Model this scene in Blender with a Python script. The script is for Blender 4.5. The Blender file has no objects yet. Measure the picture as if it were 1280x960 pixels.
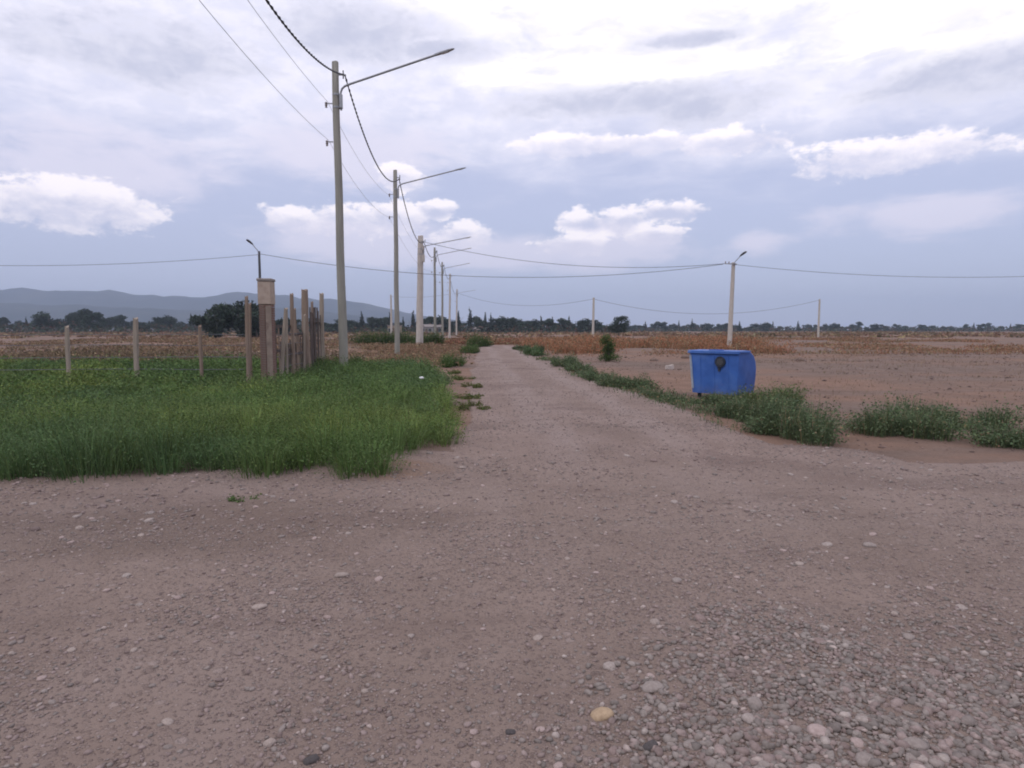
import bpy, bmesh, math, random
import numpy as np
from mathutils import Vector, Matrix

R = math.radians
random.seed(7)
rng = np.random.default_rng(11)
scene = bpy.context.scene
col = scene.collection

# ------------------------------------------------------------------ camera
EYE = 1.6
cam_d = bpy.data.cameras.new('camera')
cam = bpy.data.objects.new('camera', cam_d)
col.objects.link(cam)
cam.location = (0, 0, EYE)
cam.rotation_euler = (R(90 - 4.86), 0, R(-3.07))
cam_d.sensor_width = 36.0
cam_d.lens = 22.5
cam_d.clip_start = 0.05
cam_d.clip_end = 40000
scene.camera = cam

# ------------------------------------------------------------------ render settings
scene.render.engine = 'CYCLES'
scene.cycles.use_denoising = True
scene.cycles.max_bounces = 6
scene.cycles.diffuse_bounces = 2
scene.cycles.glossy_bounces = 2
scene.cycles.transmission_bounces = 3
scene.cycles.transparent_max_bounces = 6
scene.cycles.volume_bounces = 0
scene.cycles.filter_width = 1.9
scene.view_settings.view_transform = 'Standard'
scene.view_settings.look = 'None'
scene.view_settings.exposure = 0.16
scene.view_settings.gamma = 1.0
scene.view_settings.use_curve_mapping = False

# ------------------------------------------------------------------ sun veiled by cloud, high behind the left shoulder
SUN_EL, SUN_AZ = 50.0, 222.0           # azimuth clockwise from +Y
sun_d = bpy.data.lights.new('sun', 'SUN')
sun = bpy.data.objects.new('sun', sun_d)
col.objects.link(sun)
sun_d.energy = 0.8
sun_d.angle = R(25)
sun_d.color = (1.0, 0.95, 0.90)
sv = Vector((math.sin(R(SUN_AZ)) * math.cos(R(SUN_EL)), math.cos(R(SUN_AZ)) * math.cos(R(SUN_EL)), math.sin(R(SUN_EL))))
sun.rotation_euler = sv.to_track_quat('Z', 'Y').to_euler()

# ------------------------------------------------------------------ world: sky with broken cloud
world = bpy.data.worlds.new('World')
scene.world = world
world.use_nodes = True
wt = world.node_tree
wt.nodes.clear()


class NT:
    """small helper to write node graphs as expressions"""
    def __init__(s, tree): s.t = tree
    def n(s, typ, **kw):
        x = s.t.nodes.new(typ)
        for k, v in kw.items(): setattr(x, k, v)
        return x
    def put(s, sock, v):
        if hasattr(v, 'is_output') or isinstance(v, bpy.types.NodeSocket): s.t.links.new(v, sock)
        elif v is not None: sock.default_value = v
    def m(s, op, a, b=None, c=None, clamp=False):
        x = s.n('ShaderNodeMath', operation=op, use_clamp=clamp)
        s.put(x.inputs[0], a)
        if b is not None: s.put(x.inputs[1], b)
        if c is not None: s.put(x.inputs[2], c)
        return x.outputs[0]
    def mix(s, f, a, b, blend='MIX'):
        x = s.n('ShaderNodeMix', data_type='RGBA', blend_type=blend)
        s.put(x.inputs[0], f)
        for i, v in ((6, a), (7, b)):
            if isinstance(v, tuple) and len(v) == 3: v = (*v, 1)
            s.put(x.inputs[i], v)
        return x.outputs[2]
    def step(s, v, lo, hi, smooth=True):
        x = s.n('ShaderNodeMapRange', interpolation_type='SMOOTHSTEP' if smooth else 'LINEAR')
        s.put(x.inputs[0], v); s.put(x.inputs[1], lo); s.put(x.inputs[2], hi)
        x.inputs[3].default_value = 0; x.inputs[4].default_value = 1
        return x.outputs[0]
    def noise(s, vec, scale, detail=5, rough=.55, dist=0, dims='3D'):
        x = s.n('ShaderNodeTexNoise', noise_dimensions=dims)
        s.put(x.inputs['Vector'], vec)
        x.inputs['Scale'].default_value = scale; x.inputs['Detail'].default_value = detail
        x.inputs['Roughness'].default_value = rough; x.inputs['Distortion'].default_value = dist
        return x.outputs['Fac']
    def xyz(s, a, b, c=0.0):
        x = s.n('ShaderNodeCombineXYZ')
        s.put(x.inputs[0], a); s.put(x.inputs[1], b); s.put(x.inputs[2], c)
        return x.outputs[0]
    def sep(s, v):
        x = s.n('ShaderNodeSeparateXYZ'); s.put(x.inputs[0], v)
        return x.outputs


w = NT(wt)
SKY_STRENGTH = 0.10
sky = w.n('ShaderNodeTexSky', sky_type='NISHITA')
sky.sun_disc = False
sky.sun_elevation = R(SUN_EL)
sky.sun_rotation = R(SUN_AZ)
sky.air_density = 1.0
sky.dust_density = 1.0
sky.ozone_density = 1.5
dirn = w.n('ShaderNodeTexCoord').outputs['Generated']
dx, dy, dz = w.sep(dirn)
el = w.m('MULTIPLY', w.m('ARCSINE', dz), 57.2958)
az = w.m('MULTIPLY', w.m('ARCTAN2', dx, dy), 57.2958)

# cloud coordinates: stretched sideways, so cloud bases lie flat
def cvec(ka, ke, off): return w.xyz(w.m('MULTIPLY', az, ka), w.m('MULTIPLY', el, ke), off)


n_flat = w.noise(cvec(.050, .17, 0.0), 2.6, 9, .58, .35)      # long flat sheets
n_puff = w.noise(cvec(.10, .17, 3.7), 4.0, 9, .58, .25)       # rounded heads
n_fine = w.noise(cvec(.16, .26, 5.2), 9.0, 6, .6)             # torn edges
n_big = w.noise(cvec(.03, .09, 9.1), 1.6, 4, .5)


def add(*v):
    o = v[0]
    for q in v[1:]: o = w.m('ADD', o, q)
    return o


def cen(n, k): return w.m('MULTIPLY', w.m('SUBTRACT', n, .5), k)


def blobs(items, top=1.0):
    """the largest of several soft ellipses, each (azimuth, elevation, half width, half height)"""
    out = None
    for (a, e, ra, re) in items:
        u = w.m('DIVIDE', w.m('SUBTRACT', az, a), ra)
        v = w.m('DIVIDE', w.m('SUBTRACT', el, e), re)
        d = w.m('SQRT', w.m('ADD', w.m('MULTIPLY', u, u), w.m('MULTIPLY', v, v)))
        b = w.m('SUBTRACT', 1.0, d)
        out = b if out is None else w.m('MAXIMUM', out, b)
    return w.m('MAXIMUM', out, -1.2)


K = 1.0 / SKY_STRENGTH
LIFT = 1.22
def c10(r, g, b): return (r * K * LIFT, g * K * LIFT, b * K * LIFT)


# open air between the clouds
air = w.mix(w.step(el, -1.0, 13.0), c10(.43, .455, .625), c10(.48, .505, .69))
base = w.mix(0.80, sky.outputs[0], air)
# thin high veil: brighter the higher it stands, the hidden sun lights it from above
veil = w.step(add(w.m('MULTIPLY', w.step(el, 8.5, 19.0, False), .85), cen(n_flat, .9)), .15, .8)
base = w.mix(w.m('MULTIPLY', veil, .95), base, w.mix(w.step(n_puff, .35, .65), c10(.66, .66, .79), c10(.77, .75, .85)))
# soft lilac sheets low over the hills
f1 = add(blobs([(-10.5, 14.6, 9.5, 3.6), (-10, 7.4, 11, 2.6), (3, 6.6, 20, 2.0), (13, 7.6, 8, 2.0), (23.8, 7.2, 3.0, 1.3), (-29, 12, 10, 3.5), (36, 8.5, 9, 1.8)]), cen(n_flat, 1.8), cen(n_puff, .6))
base = w.mix(w.m('MULTIPLY', w.step(f1, -.1, .65), .8), base, c10(.66, .635, .755))
# bright upper deck
f2 = add(blobs([(13, 26.0, 17, 4.0), (14, 21.3, 15, 1.9), (3.5, 20.6, 6.5, 1.0), (36, 23, 12, 6), (-1, 26.5, 8, 2.2)]),
         w.m('MULTIPLY', w.step(el, 25.0, 34.0, False), 1.2), cen(n_flat, 1.7), cen(n_fine, .5))
base = w.mix(w.m('MULTIPLY', w.step(f2, -.25, .65), .98), base, w.mix(w.step(n_flat, .35, .6), c10(.80, .775, .80), c10(1.0, .96, .96)))
# grey flat clouds in front of the bright deck
f3 = add(blobs([(-10, 23.4, 9.5, 2.6), (-3.2, 22.6, 6.0, 1.1), (17.9, 22.7, 5.6, .8), (14.0, 18.6, 12.5, 1.7), (18.5, 18.0, 6.5, 2.0), (-26, 20, 10, 3.0), (38, 17.5, 9, 2.0)]),
         cen(n_flat, 1.5), cen(n_fine, .55))
gcol = w.mix(w.step(add(n_puff, cen(f3, .25)), .25, .75), c10(.64, .635, .735), c10(.47, .485, .61))
base = w.mix(w.m('MULTIPLY', w.step(f3, -.12, .60), .95), base, gcol)
# heaped clouds: torn white heads, shaded lilac foot
heads = [(8.0, 15.6, 5.0, 1.1), (14.5, 15.5, 5.5, 1.0), (21.5, 15.2, 5.5, 1.2), (-6.6, 12.9, 2.3, 1.5), (-3.6, 10.2, 2.6, 1.1), (-7.0, 9.6, 3.4, 1.6), (-11.0, 9.3, 4.0, 1.7), (-1.0, 8.2, 3.2, 1.5), (-15.5, 9.0, 3.0, 1.5),
         (9.4, 9.1, 3.0, 1.4), (12.6, 9.3, 3.4, 1.5), (16.6, 9.9, 3.6, 1.1), (15.6, 8.0, 3.0, 1.0), (8.6, 7.4, 3.6, 1.2), (-31, 9, 7, 2.2), (33, 13, 8, 1.6)]
f4 = add(blobs(heads), cen(n_puff, 1.7), cen(n_fine, .65))
f4u = blobs([(a_, e_ + .75, b_, c_) for (a_, e_, b_, c_) in heads])
lit = w.step(add(blobs(heads), w.m('MULTIPLY', f4u, -1.0), cen(n_puff, -1.6), cen(n_fine, -.5)), .80, -.40)
wcol = w.mix(lit, c10(.665, .635, .745), c10(.93, .865, .90))
base = w.mix(w.m('MULTIPLY', w.step(f4, .02, .36), w.m('MULTIPLY_ADD', lit, .62, .32)), base, wcol)

bg = w.n('ShaderNodeBackground')
wt.links.new(base, bg.inputs[0])
bg.inputs[1].default_value = SKY_STRENGTH
wo = w.n('ShaderNodeOutputWorld')
wt.links.new(bg.outputs[0], wo.inputs[0])


# ================================================================== helpers
def tag(o, label=None, cat=None, group=None, kind=None):
    for k, v in (('label', label), ('category', cat), ('group', group), ('kind', kind)):
        if v: o[k] = v
    return o


def empty(name, loc, rz=0.0):
    o = bpy.data.objects.new(name, None)
    col.objects.link(o)
    o.location = loc
    o.rotation_euler = (0, 0, rz)
    o.empty_display_size = 0.2
    return o


def link(name, me, mat=None, parent=None, loc=(0, 0, 0)):
    o = bpy.data.objects.new(name, me)
    col.objects.link(o)
    if mat and not me.materials: me.materials.append(mat)
    o.parent = parent
    o.location = loc
    return o


def tri_mesh(name, verts, tris, colors=None, smooth=False):
    """mesh from numpy arrays of vertices and triangles, with an optional colour per vertex"""
    me = bpy.data.meshes.new(name)
    nv, nt = len(verts), len(tris)
    me.vertices.add(nv)
    me.vertices.foreach_set('co', np.ascontiguousarray(verts, np.float32).ravel())
    me.loops.add(nt * 3)
    me.loops.foreach_set('vertex_index', np.ascontiguousarray(tris, np.int32).ravel())
    me.polygons.add(nt)
    me.polygons.foreach_set('loop_start', np.arange(0, nt * 3, 3, dtype=np.int32))
    me.polygons.foreach_set('loop_total', np.full(nt, 3, np.int32))
    if smooth: me.polygons.foreach_set('use_smooth', np.ones(nt, bool))
    if colors is not None:
        a = me.color_attributes.new('tint', 'FLOAT_COLOR', 'POINT')
        c = np.ones((nv, 4), np.float32); c[:, :3] = colors
        a.data.foreach_set('color', c.ravel())
    me.update(calc_edges=True)
    me.validate()
    return me


def vnoise(x, y, seed=0):
    """smooth value noise, vectorised"""
    x = np.asarray(x, float); y = np.asarray(y, float)
    xi = np.floor(x).astype(np.int64); yi = np.floor(y).astype(np.int64)
    fx = x - xi; fy = y - yi
    fx = fx * fx * (3 - 2 * fx); fy = fy * fy * (3 - 2 * fy)
    def h(i, j):
        n = (i * 374761393 + j * 668265263 + seed * 974634777) & 0x7fffffff
        n = ((n ^ (n >> 13)) * 1274126177) & 0x7fffffff
        return ((n ^ (n >> 16)) & 0xffff) / 65535.0
    a = h(xi, yi); b = h(xi + 1, yi); c = h(xi, yi + 1); d = h(xi + 1, yi + 1)
    return (a * (1 - fx) + b * fx) * (1 - fy) + (c * (1 - fx) + d * fx) * fy


def fbm(x, y, seed=0, oct=4):
    s = 0; amp = .5; t = 0
    for i in range(oct):
        s = s + amp * vnoise(x * 2 ** i, y * 2 ** i, seed + i); t += amp; amp *= .5
    return s / t


def join(parts):
    V, T, C = [], [], []; o = 0
    for v, t, c in parts:
        V.append(v); T.append(t + o); C.append(c); o += len(v)
    return np.concatenate(V), np.concatenate(T), np.concatenate(C)


class MB:
    """collects boxes, tubes and lofts into one mesh"""
    def __init__(s): s.v = []; s.f = []
    def box(s, c, size, rot=None):
        i = len(s.v); c = Vector(c)
        for x in (-.5, .5):
            for y in (-.5, .5):
                for z in (-.5, .5):
                    p = Vector((x * size[0], y * size[1], z * size[2]))
                    if rot is not None: p = rot @ p
                    s.v.append(c + p)
        for q in ((0, 1, 3, 2), (4, 6, 7, 5), (0, 4, 5, 1), (2, 3, 7, 6), (0, 2, 6, 4), (1, 5, 7, 3)):
            s.f.append([i + k for k in q])
        return s
    def tube(s, path, rad, n=10, cap=True):
        path = [Vector(p) for p in path]
        if not isinstance(rad, (list, tuple)): rad = [rad] * len(path)
        i0 = len(s.v); up = None
        for k, p in enumerate(path):
            t = (path[min(k + 1, len(path) - 1)] - path[max(k - 1, 0)]).normalized()
            if up is None:
                up = t.orthogonal().normalized()
            else:
                up = (up - t * up.dot(t)).normalized()
            sd = t.cross(up)
            for j in range(n):
                a = 2 * math.pi * j / n
                s.v.append(p + (up * math.cos(a) + sd * math.sin(a)) * rad[k])
        for k in range(len(path) - 1):
            for j in range(n):
                a = i0 + k * n + j; b = i0 + k * n + (j + 1) % n
                s.f.append([a, b, b + n, a + n])
        if cap:
            s.f.append([i0 + j for j in range(n)][::-1])
            e = i0 + (len(path) - 1) * n
            s.f.append([e + j for j in range(n)])
        return s
    def loft(s, rings, cap=True):
        i0 = len(s.v); n = len(rings[0])
        for r in rings:
            for p in r: s.v.append(Vector(p))
        for k in range(len(rings) - 1):
            for j in range(n):
                a = i0 + k * n + j; b = i0 + k * n + (j + 1) % n
                s.f.append([a, b, b + n, a + n])
        if cap:
            s.f.append([i0 + j for j in range(n)][::-1])
            e = i0 + (len(rings) - 1) * n
            s.f.append([e + j for j in range(n)])
        return s
    def mesh(s, name, mat=None, smooth=None, bevel=0):
        me = bpy.data.meshes.new(name)
        me.from_pydata([tuple(p) for p in s.v], [], s.f)
        bm = bmesh.new(); bm.from_mesh(me)
        bmesh.ops.recalc_face_normals(bm, faces=bm.faces)
        if bevel:
            bmesh.ops.bevel(bm, geom=[e for e in bm.edges], offset=bevel, segments=1, affect='EDGES', profile=.5)
        if smooth:
            for f in bm.faces: f.smooth = True
            for e in bm.edges:
                if len(e.link_faces) == 2 and e.calc_face_angle(0) > R(smooth): e.smooth = False
        bm.to_mesh(me); bm.free()
        if mat: me.materials.append(mat)
        return me
    def build(s, name, mat, parent=None, smooth=None, bevel=0, loc=(0, 0, 0)):
        return link(name, s.mesh(name, mat, smooth, bevel), None, parent, loc)


# ================================================================== materials
def material(name, c1, c2, scale=6.0, rough=.85, bump=.0, bscale=40, metal=0, c3=None, s3=1.0, spec=.3, stretch=None, dirt=None):
    m = bpy.data.materials.new(name); m.use_nodes = True
    t = NT(m.node_tree); b = m.node_tree.nodes['Principled BSDF']
    co = t.n('ShaderNodeTexCoord').outputs['Object']
    if stretch:
        mp = t.n('ShaderNodeMapping'); t.put(mp.inputs[0], co); mp.inputs['Scale'].default_value = stretch; co = mp.outputs[0]
    c = t.mix(t.step(t.noise(co, scale, 6, .6), .3, .7), c1, c2)
    if c3: c = t.mix(t.step(t.noise(co, s3, 5, .65), .52, .68), c, c3)
    t.put(b.inputs['Base Color'], c)
    b.inputs['Roughness'].default_value = rough; b.inputs['Metallic'].default_value = metal
    b.inputs['Specular IOR Level'].default_value = spec
    if bump:
        bp = t.n('ShaderNodeBump'); bp.inputs['Strength'].default_value = bump; bp.inputs['Distance'].default_value = .02
        t.put(bp.inputs['Height'], t.noise(co, bscale, 5, .6)); t.put(b.inputs['Normal'], bp.outputs[0])
    return m


def foliage(name, rough=.7, transl=.25):
    """leaf colour from the per-plant tint, some light passes through"""
    m = bpy.data.materials.new(name); m.use_nodes = True
    nt = m.node_tree; t = NT(nt); b = nt.nodes['Principled BSDF']
    at = t.n('ShaderNodeAttribute', attribute_name='tint').outputs['Color']
    t.put(b.inputs['Base Color'], at)
    b.inputs['Roughness'].default_value = rough; b.inputs['Specular IOR Level'].default_value = .15
    tr = t.n('ShaderNodeBsdfTranslucent'); t.put(tr.inputs[0], at)
    ms = t.n('ShaderNodeMixShader'); ms.inputs[0].default_value = transl
    nt.links.new(b.outputs[0], ms.inputs[1]); nt.links.new(tr.outputs[0], ms.inputs[2])
    nt.links.new(ms.outputs[0], nt.nodes['Material Output'].inputs[0])
    return m


def tinted(name, rough=.85, bump=.3, bscale=60):
    m = bpy.data.materials.new(name); m.use_nodes = True
    t = NT(m.node_tree); b = m.node_tree.nodes['Principled BSDF']
    at = t.n('ShaderNodeAttribute', attribute_name='tint').outputs['Color']
    co = t.n('ShaderNodeTexCoord').outputs['Object']
    n = t.noise(co, bscale, 4, .6)
    t.put(b.inputs['Base Color'], t.mix(t.step(n, .25, .75), t.mix(1.0, at, (.72, .70, .69), 'MULTIPLY'), at))
    b.inputs['Roughness'].default_value = rough; b.inputs['Specular IOR Level'].default_value = .25
    if bump > .4:
        bp = t.n('ShaderNodeBump'); bp.inputs['Strength'].default_value = bump; bp.inputs['Distance'].default_value = .008
        t.put(bp.inputs['Height'], t.noise(co, bscale * 1.6, 5, .65)); t.put(b.inputs['Normal'], bp.outputs[0])
    return m


M = {}
M['leaf'] = foliage('leaf', .7, .14)
M['dry'] = foliage('dry_leaf', .8, .2)
M['farleaf'] = foliage('tree_leaf', .8, .15)
M['bark'] = material('bark', (.10, .08, .065), (.16, .13, .11), 9, .95, .5, 30)
M['pole_grey'] = material('weathered_pole', (.23, .222, .195), (.31, .30, .262), 5, .9, .35, 50, c3=(.19, .188, .155), s3=1.3, stretch=(1, 1, .12))
M['concrete'] = material('pole_concrete', (.42, .38, .34), (.50, .455, .41), 7, .9, .3, 60, c3=(.33, .30, .27), s3=1.1, stretch=(1, 1, .3))
M['steel'] = material('galvanised_steel', (.26, .27, .29), (.36, .37, .39), 14, .5, 0, metal=.5)
M['dark_metal'] = material('dark_metal', (.06, .06, .065), (.10, .10, .11), 12, .6, 0, metal=.3)
M['cable'] = material('black_cable', (.025, .025, .03), (.045, .045, .05), 4, .6)
M['wire'] = material('thin_wire', (.10, .10, .115), (.15, .15, .165), 4, .6)
M['ceramic'] = material('insulator_ceramic', (.16, .13, .12), (.24, .20, .19), 12, .35)
M['lens'] = material('lamp_lens', (.45, .46, .47), (.55, .56, .57), 8, .25)
M['wood'] = material('weathered_wood', (.19, .14, .11), (.29, .22, .175), 7, .95, .5, 40, c3=(.13, .10, .08), s3=2.2, stretch=(1, 1, .1))
M['wood_pale'] = material('pale_wood', (.26, .215, .175), (.35, .295, .245), 7, .95, .5, 40, stretch=(1, 1, .1))
M['wood_dark'] = material('dark_board', (.075, .06, .058), (.14, .11, .10), 7, .95, .5, 40, stretch=(1, 1, .1))
M['brick'] = material('brick', (.17, .095, .078), (.24, .15, .122), 8, .95, .4, 40, c3=(.18, .145, .125), s3=2.5)
M['plaster'] = material('plaster', (.33, .255, .21), (.42, .335, .28), 6, .95, .3, 40)
M['plaster_worn'] = material('worn_plaster', (.19, .15, .125), (.27, .215, .18), 3.5, .95, .4, 40, c3=(.15, .10, .085), s3=2.0)
M['cap'] = material('cap_stone', (.20, .17, .16), (.28, .25, .23), 8, .95, .3, 50)
M['tyre'] = material('caster_rubber', (.02, .02, .022), (.035, .035, .037), 20, .8)
M['emblem'] = material('dark_sticker', (.016, .02, .03), (.03, .034, .045), 25, .8, c3=(.06, .07, .10), s3=14)
M['paper'] = material('white_litter', (.70, .70, .70), (.82, .82, .82), 9, .8)
M['house_wall'] = material('house_wall', (.26, .22, .16), (.33, .28, .21), 1.5, .9)
M['house_white'] = material('house_white', (.24, .23, .22), (.31, .30, .29), 1.5, .9)
M['house_roof'] = material('house_roof', (.19, .165, .155), (.26, .23, .22), 1.5, .8)
M['glass'] = material('house_glass', (.03, .035, .045), (.05, .06, .07), 2, .2)
M['door'] = material('house_door', (.12, .08, .06), (.18, .13, .10), 3, .7)
M['box'] = material('pale_block', (.40, .34, .31), (.48, .42, .39), 10, .9, .3, 60)
M['hill'] = material('hill_slope', (.022, .032, .038), (.036, .046, .05), .006, 1.0, c3=(.05, .056, .054), s3=.003)


def bin_material():
    m = bpy.data.materials.new('blue_plastic'); m.use_nodes = True
    t = NT(m.node_tree); b = m.node_tree.nodes['Principled BSDF']
    co = t.n('ShaderNodeTexCoord').outputs['Object']
    x, y, z = t.sep(co)
    c = t.mix(t.step(t.noise(co, 3.5, 5, .6), .3, .7), (.037, .104, .345), (.048, .134, .43))
    # dried mud towards the foot and pale scuffs along the worn end
    mud = t.m('ADD', t.m('MULTIPLY', t.noise(co, 5, 6, .65), 1.2), t.m('MULTIPLY', z, -1.1))
    c = t.mix(t.m('MULTIPLY', t.step(mud, .18, .75), .45), c, (.17, .15, .19))
    sc = t.m('ADD', t.noise(co, 9, 5, .7), t.m('MULTIPLY', t.m('ADD', x, .55), -1.4))
    c = t.mix(t.m('MULTIPLY', t.step(sc, .48, .75), .6), c, (.26, .32, .46))
    c = t.mix(t.m('MULTIPLY', t.step(t.noise(co, 1.9, 6, .7), .46, .68), .45), c, (.105, .195, .44))
    t.put(b.inputs['Base Color'], c)
    b.inputs['Roughness'].default_value = .5; b.inputs['Specular IOR Level'].default_value = .3
    bp = t.n('ShaderNodeBump'); bp.inputs['Strength'].default_value = .12; bp.inputs['Distance'].default_value = .02
    t.put(bp.inputs['Height'], t.noise(co, 6, 4, .5)); t.put(b.inputs['Normal'], bp.outputs[0])
    return m


M['blue'] = bin_material()


def ground_material():
    m = bpy.data.materials.new('dry_field'); m.use_nodes = True
    t = NT(m.node_tree); b = m.node_tree.nodes['Principled BSDF']
    co = t.n('ShaderNodeTexCoord').outputs['Object']
    mp = t.n('ShaderNodeMapping'); t.put(mp.inputs[0], co); mp.inputs['Scale'].default_value = (.35, 1, 1); cs = mp.outputs[0]
    soil = t.mix(t.step(t.noise(co, 1.3, 8, .65), .3, .7), (.172, .124, .103), (.238, .175, .146))
    dryg = t.mix(t.step(t.noise(co, .9, 7, .7), .3, .7), (.215, .135, .100), (.285, .180, .133))
    c = t.mix(t.step(t.noise(cs, .075, 7, .7), .44, .56), soil, dryg)
    c = t.mix(t.m('MULTIPLY', t.step(t.noise(cs, .10, 6, .7), .57, .70), .7), c, (.095, .10, .055))
    c = t.mix(t.m('MULTIPLY', t.step(t.noise(co, 26, 4, .7), .35, .7), .35), c, (.13, .098, .085))
    ms_ = t.n('ShaderNodeMapping'); t.put(ms_.inputs[0], co); ms_.inputs['Scale'].default_value = (.12, .9, 1)
    c = t.mix(t.m('MULTIPLY', t.step(t.noise(ms_.outputs[0], .55, 6, .7), .55, .66), .6), c, (.10, .072, .060))
    t.put(b.inputs['Base Color'], c)
    b.inputs['Roughness'].default_value = .98; b.inputs['Specular IOR Level'].default_value = .1
    bp = t.n('ShaderNodeBump'); bp.inputs['Strength'].default_value = .9; bp.inputs['Distance'].default_value = .09
    t.put(bp.inputs['Height'], t.noise(co, 9, 8, .65)); t.put(b.inputs['Normal'], bp.outputs[0])
    return m


def road_material():
    m = bpy.data.materials.new('gravel'); m.use_nodes = True
    t = NT(m.node_tree); b = m.node_tree.nodes['Principled BSDF']
    co = t.n('ShaderNodeTexCoord').outputs['Object']
    x, y, z = t.sep(co)
    mp = t.n('ShaderNodeMapping'); t.put(mp.inputs[0], co); mp.inputs['Scale'].default_value = (1.0, .28, 1); cs = mp.outputs[0]
    # earth between the stones, patchy, with paler wheel lines running along the road
    c = t.mix(t.step(t.noise(co, .8, 7, .62), .32, .68), (.222, .163, .138), (.284, .212, .182))
    c = t.mix(t.m('MULTIPLY', t.step(t.noise(cs, .9, 5, .6), .48, .66), .45), c, (.312, .243, .220))
    wx_ = t.m('ADD', x, t.m('MULTIPLY', t.m('SUBTRACT', t.noise(co, .25, 3, .5), .5), 1.1))
    for cx_ in (1.05, 2.75):
        q_ = t.m('DIVIDE', t.m('SUBTRACT', wx_, cx_), .42)
        g_ = t.m('MULTIPLY', t.step(t.m('MULTIPLY', q_, q_), 1.0, 0.0), t.step(y, 5.0, 10.0))
        c = t.mix(t.m('MULTIPLY', t.m('MULTIPLY', g_, t.step(t.noise(co, 1.7, 5, .6), .25, .6)), .55), c, (.325, .258, .235))
    c = t.mix(t.m('MULTIPLY', t.step(t.noise(co, .45, 6, .6, .4), .54, .68), .55), c, (.150, .100, .088))
    # the damp darker earth and the tan earth near the verge corner
    d1 = t.m('ADD', t.m('POWER', t.m('DIVIDE', t.m('ADD', x, 2.3), 2.3), 2.0), t.m('POWER', t.m('DIVIDE', t.m('SUBTRACT', y, 5.2), 1.05), 2.0))
    d1 = t.m('SUBTRACT', t.m('ADD', 1.0, t.m('MULTIPLY', t.m('SUBTRACT', t.noise(co, 1.3, 6, .65), .5), 2.2)), d1)
    c = t.mix(t.m('MULTIPLY', t.step(d1, .0, .9), .6), c, (.115, .078, .062))
    d2 = t.m('ADD', t.m('POWER', t.m('DIVIDE', t.m('ADD', x, .95), .75), 2.0), t.m('POWER', t.m('DIVIDE', t.m('SUBTRACT', y, 7.2), .6), 2.0))
    d2 = t.m('SUBTRACT', t.m('ADD', 1.0, t.m('MULTIPLY', t.m('SUBTRACT', t.noise(co, 2.3, 6, .65), .5), 2.4)), d2)
    c = t.mix(t.m('MULTIPLY', t.step(d2, .0, .9), .7), c, (.235, .140, .090))
    mq = t.n('ShaderNodeMapping'); t.put(mq.inputs[0], co); mq.inputs['Scale'].default_value = (.22, 1.25, 1); mq.inputs['Rotation'].default_value = (0, 0, .16)
    nb = t.noise(mq.outputs[0], 1.1, 6, .62)
    nr = t.step(y, 9.0, 5.5)
    c = t.mix(t.m('MULTIPLY', t.m('MULTIPLY', t.step(nb, .52, .66), nr), .5), c, (.262, .202, .175))
    c = t.mix(t.m('MULTIPLY', t.m('MULTIPLY', t.step(nb, .46, .33), nr), .5), c, (.150, .105, .092))
    c = t.mix(t.m('MULTIPLY', nr, .30), c, (.228, .178, .148))
    # fine stones: every cell its own shade
    vo = t.n('ShaderNodeTexVoronoi', feature='F1'); t.put(vo.inputs['Vector'], co); vo.inputs['Scale'].default_value = 62
    vr = t.n('ShaderNodeSeparateColor'); t.put(vr.inputs[0], vo.outputs['Color'])
    stone = t.mix(t.m('POWER', vr.outputs[0], 1.4), (.125, .086, .080), (.44, .355, .325))
    show = t.m('MULTIPLY', t.step(vr.outputs[1], .35, .55), t.step(vo.outputs['Distance'], .62, .30))
    c = t.mix(t.m('MULTIPLY', show, .42), c, stone)
    vo2 = t.n('ShaderNodeTexVoronoi', feature='F1'); t.put(vo2.inputs['Vector'], co); vo2.inputs['Scale'].default_value = 15
    v2 = t.n('ShaderNodeSeparateColor'); t.put(v2.inputs[0], vo2.outputs['Color'])
    show2 = t.m('MULTIPLY', t.step(v2.outputs[1], .74, .8), t.step(vo2.outputs['Distance'], .5, .28))
    c = t.mix(t.m('MULTIPLY', show2, .4), c, t.mix(v2.outputs[0], (.14, .10, .092), (.42, .34, .315)))
    t.put(b.inputs['Base Color'], c)
    b.inputs['Roughness'].default_value = .95; b.inputs['Specular IOR Level'].default_value = .15
    hgt = t.m('ADD', t.m('MULTIPLY', show, .5), t.m('ADD', t.m('MULTIPLY', t.noise(co, 60, 5, .7), .7), t.m('MULTIPLY', show2, .8)))
    bp = t.n('ShaderNodeBump'); bp.inputs['Strength'].default_value = .9; bp.inputs['Distance'].default_value = .018
    t.put(bp.inputs['Height'], hgt); t.put(b.inputs['Normal'], bp.outputs[0])
    return m


M['ground'] = ground_material()
M['road'] = road_material()
M['stone'] = tinted('stone', .85)
M['cobble'] = tinted('cobble', .9, .45, 2.6)

# ================================================================== ground and road
def road_in(x, y):
    """how far inside the gravel a point lies (metres, negative outside)"""
    x = np.asarray(x, float); y = np.asarray(y, float)
    wob = (fbm(x * .9, y * .9, 21) - .5) * .55
    left = -0.25 + .006 * np.clip(y - 15, 0, 60)
    right = 4.1 - .012 * np.clip(y - 12, 0, 60)
    lane = np.minimum(np.minimum(x - left, right - x), 66 - y)
    cross = np.minimum(7.15 - y + .35 * np.exp(-((x + 3) / 1.5) ** 2) + np.where(x > 3.6, .25, 0), y + 40)
    # rounded corners of the junction
    cornerL = 1.3 - np.hypot(np.minimum(x + 1.6, 0) * 0 + (x + .9), y - 7.1)
    cornerR = 1.0 - np.hypot(x - 4.2, y - 7.6)
    return np.maximum(np.maximum(lane, cross), np.maximum(np.minimum(cornerL, .4), np.minimum(cornerR, .4))) + wob


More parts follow.
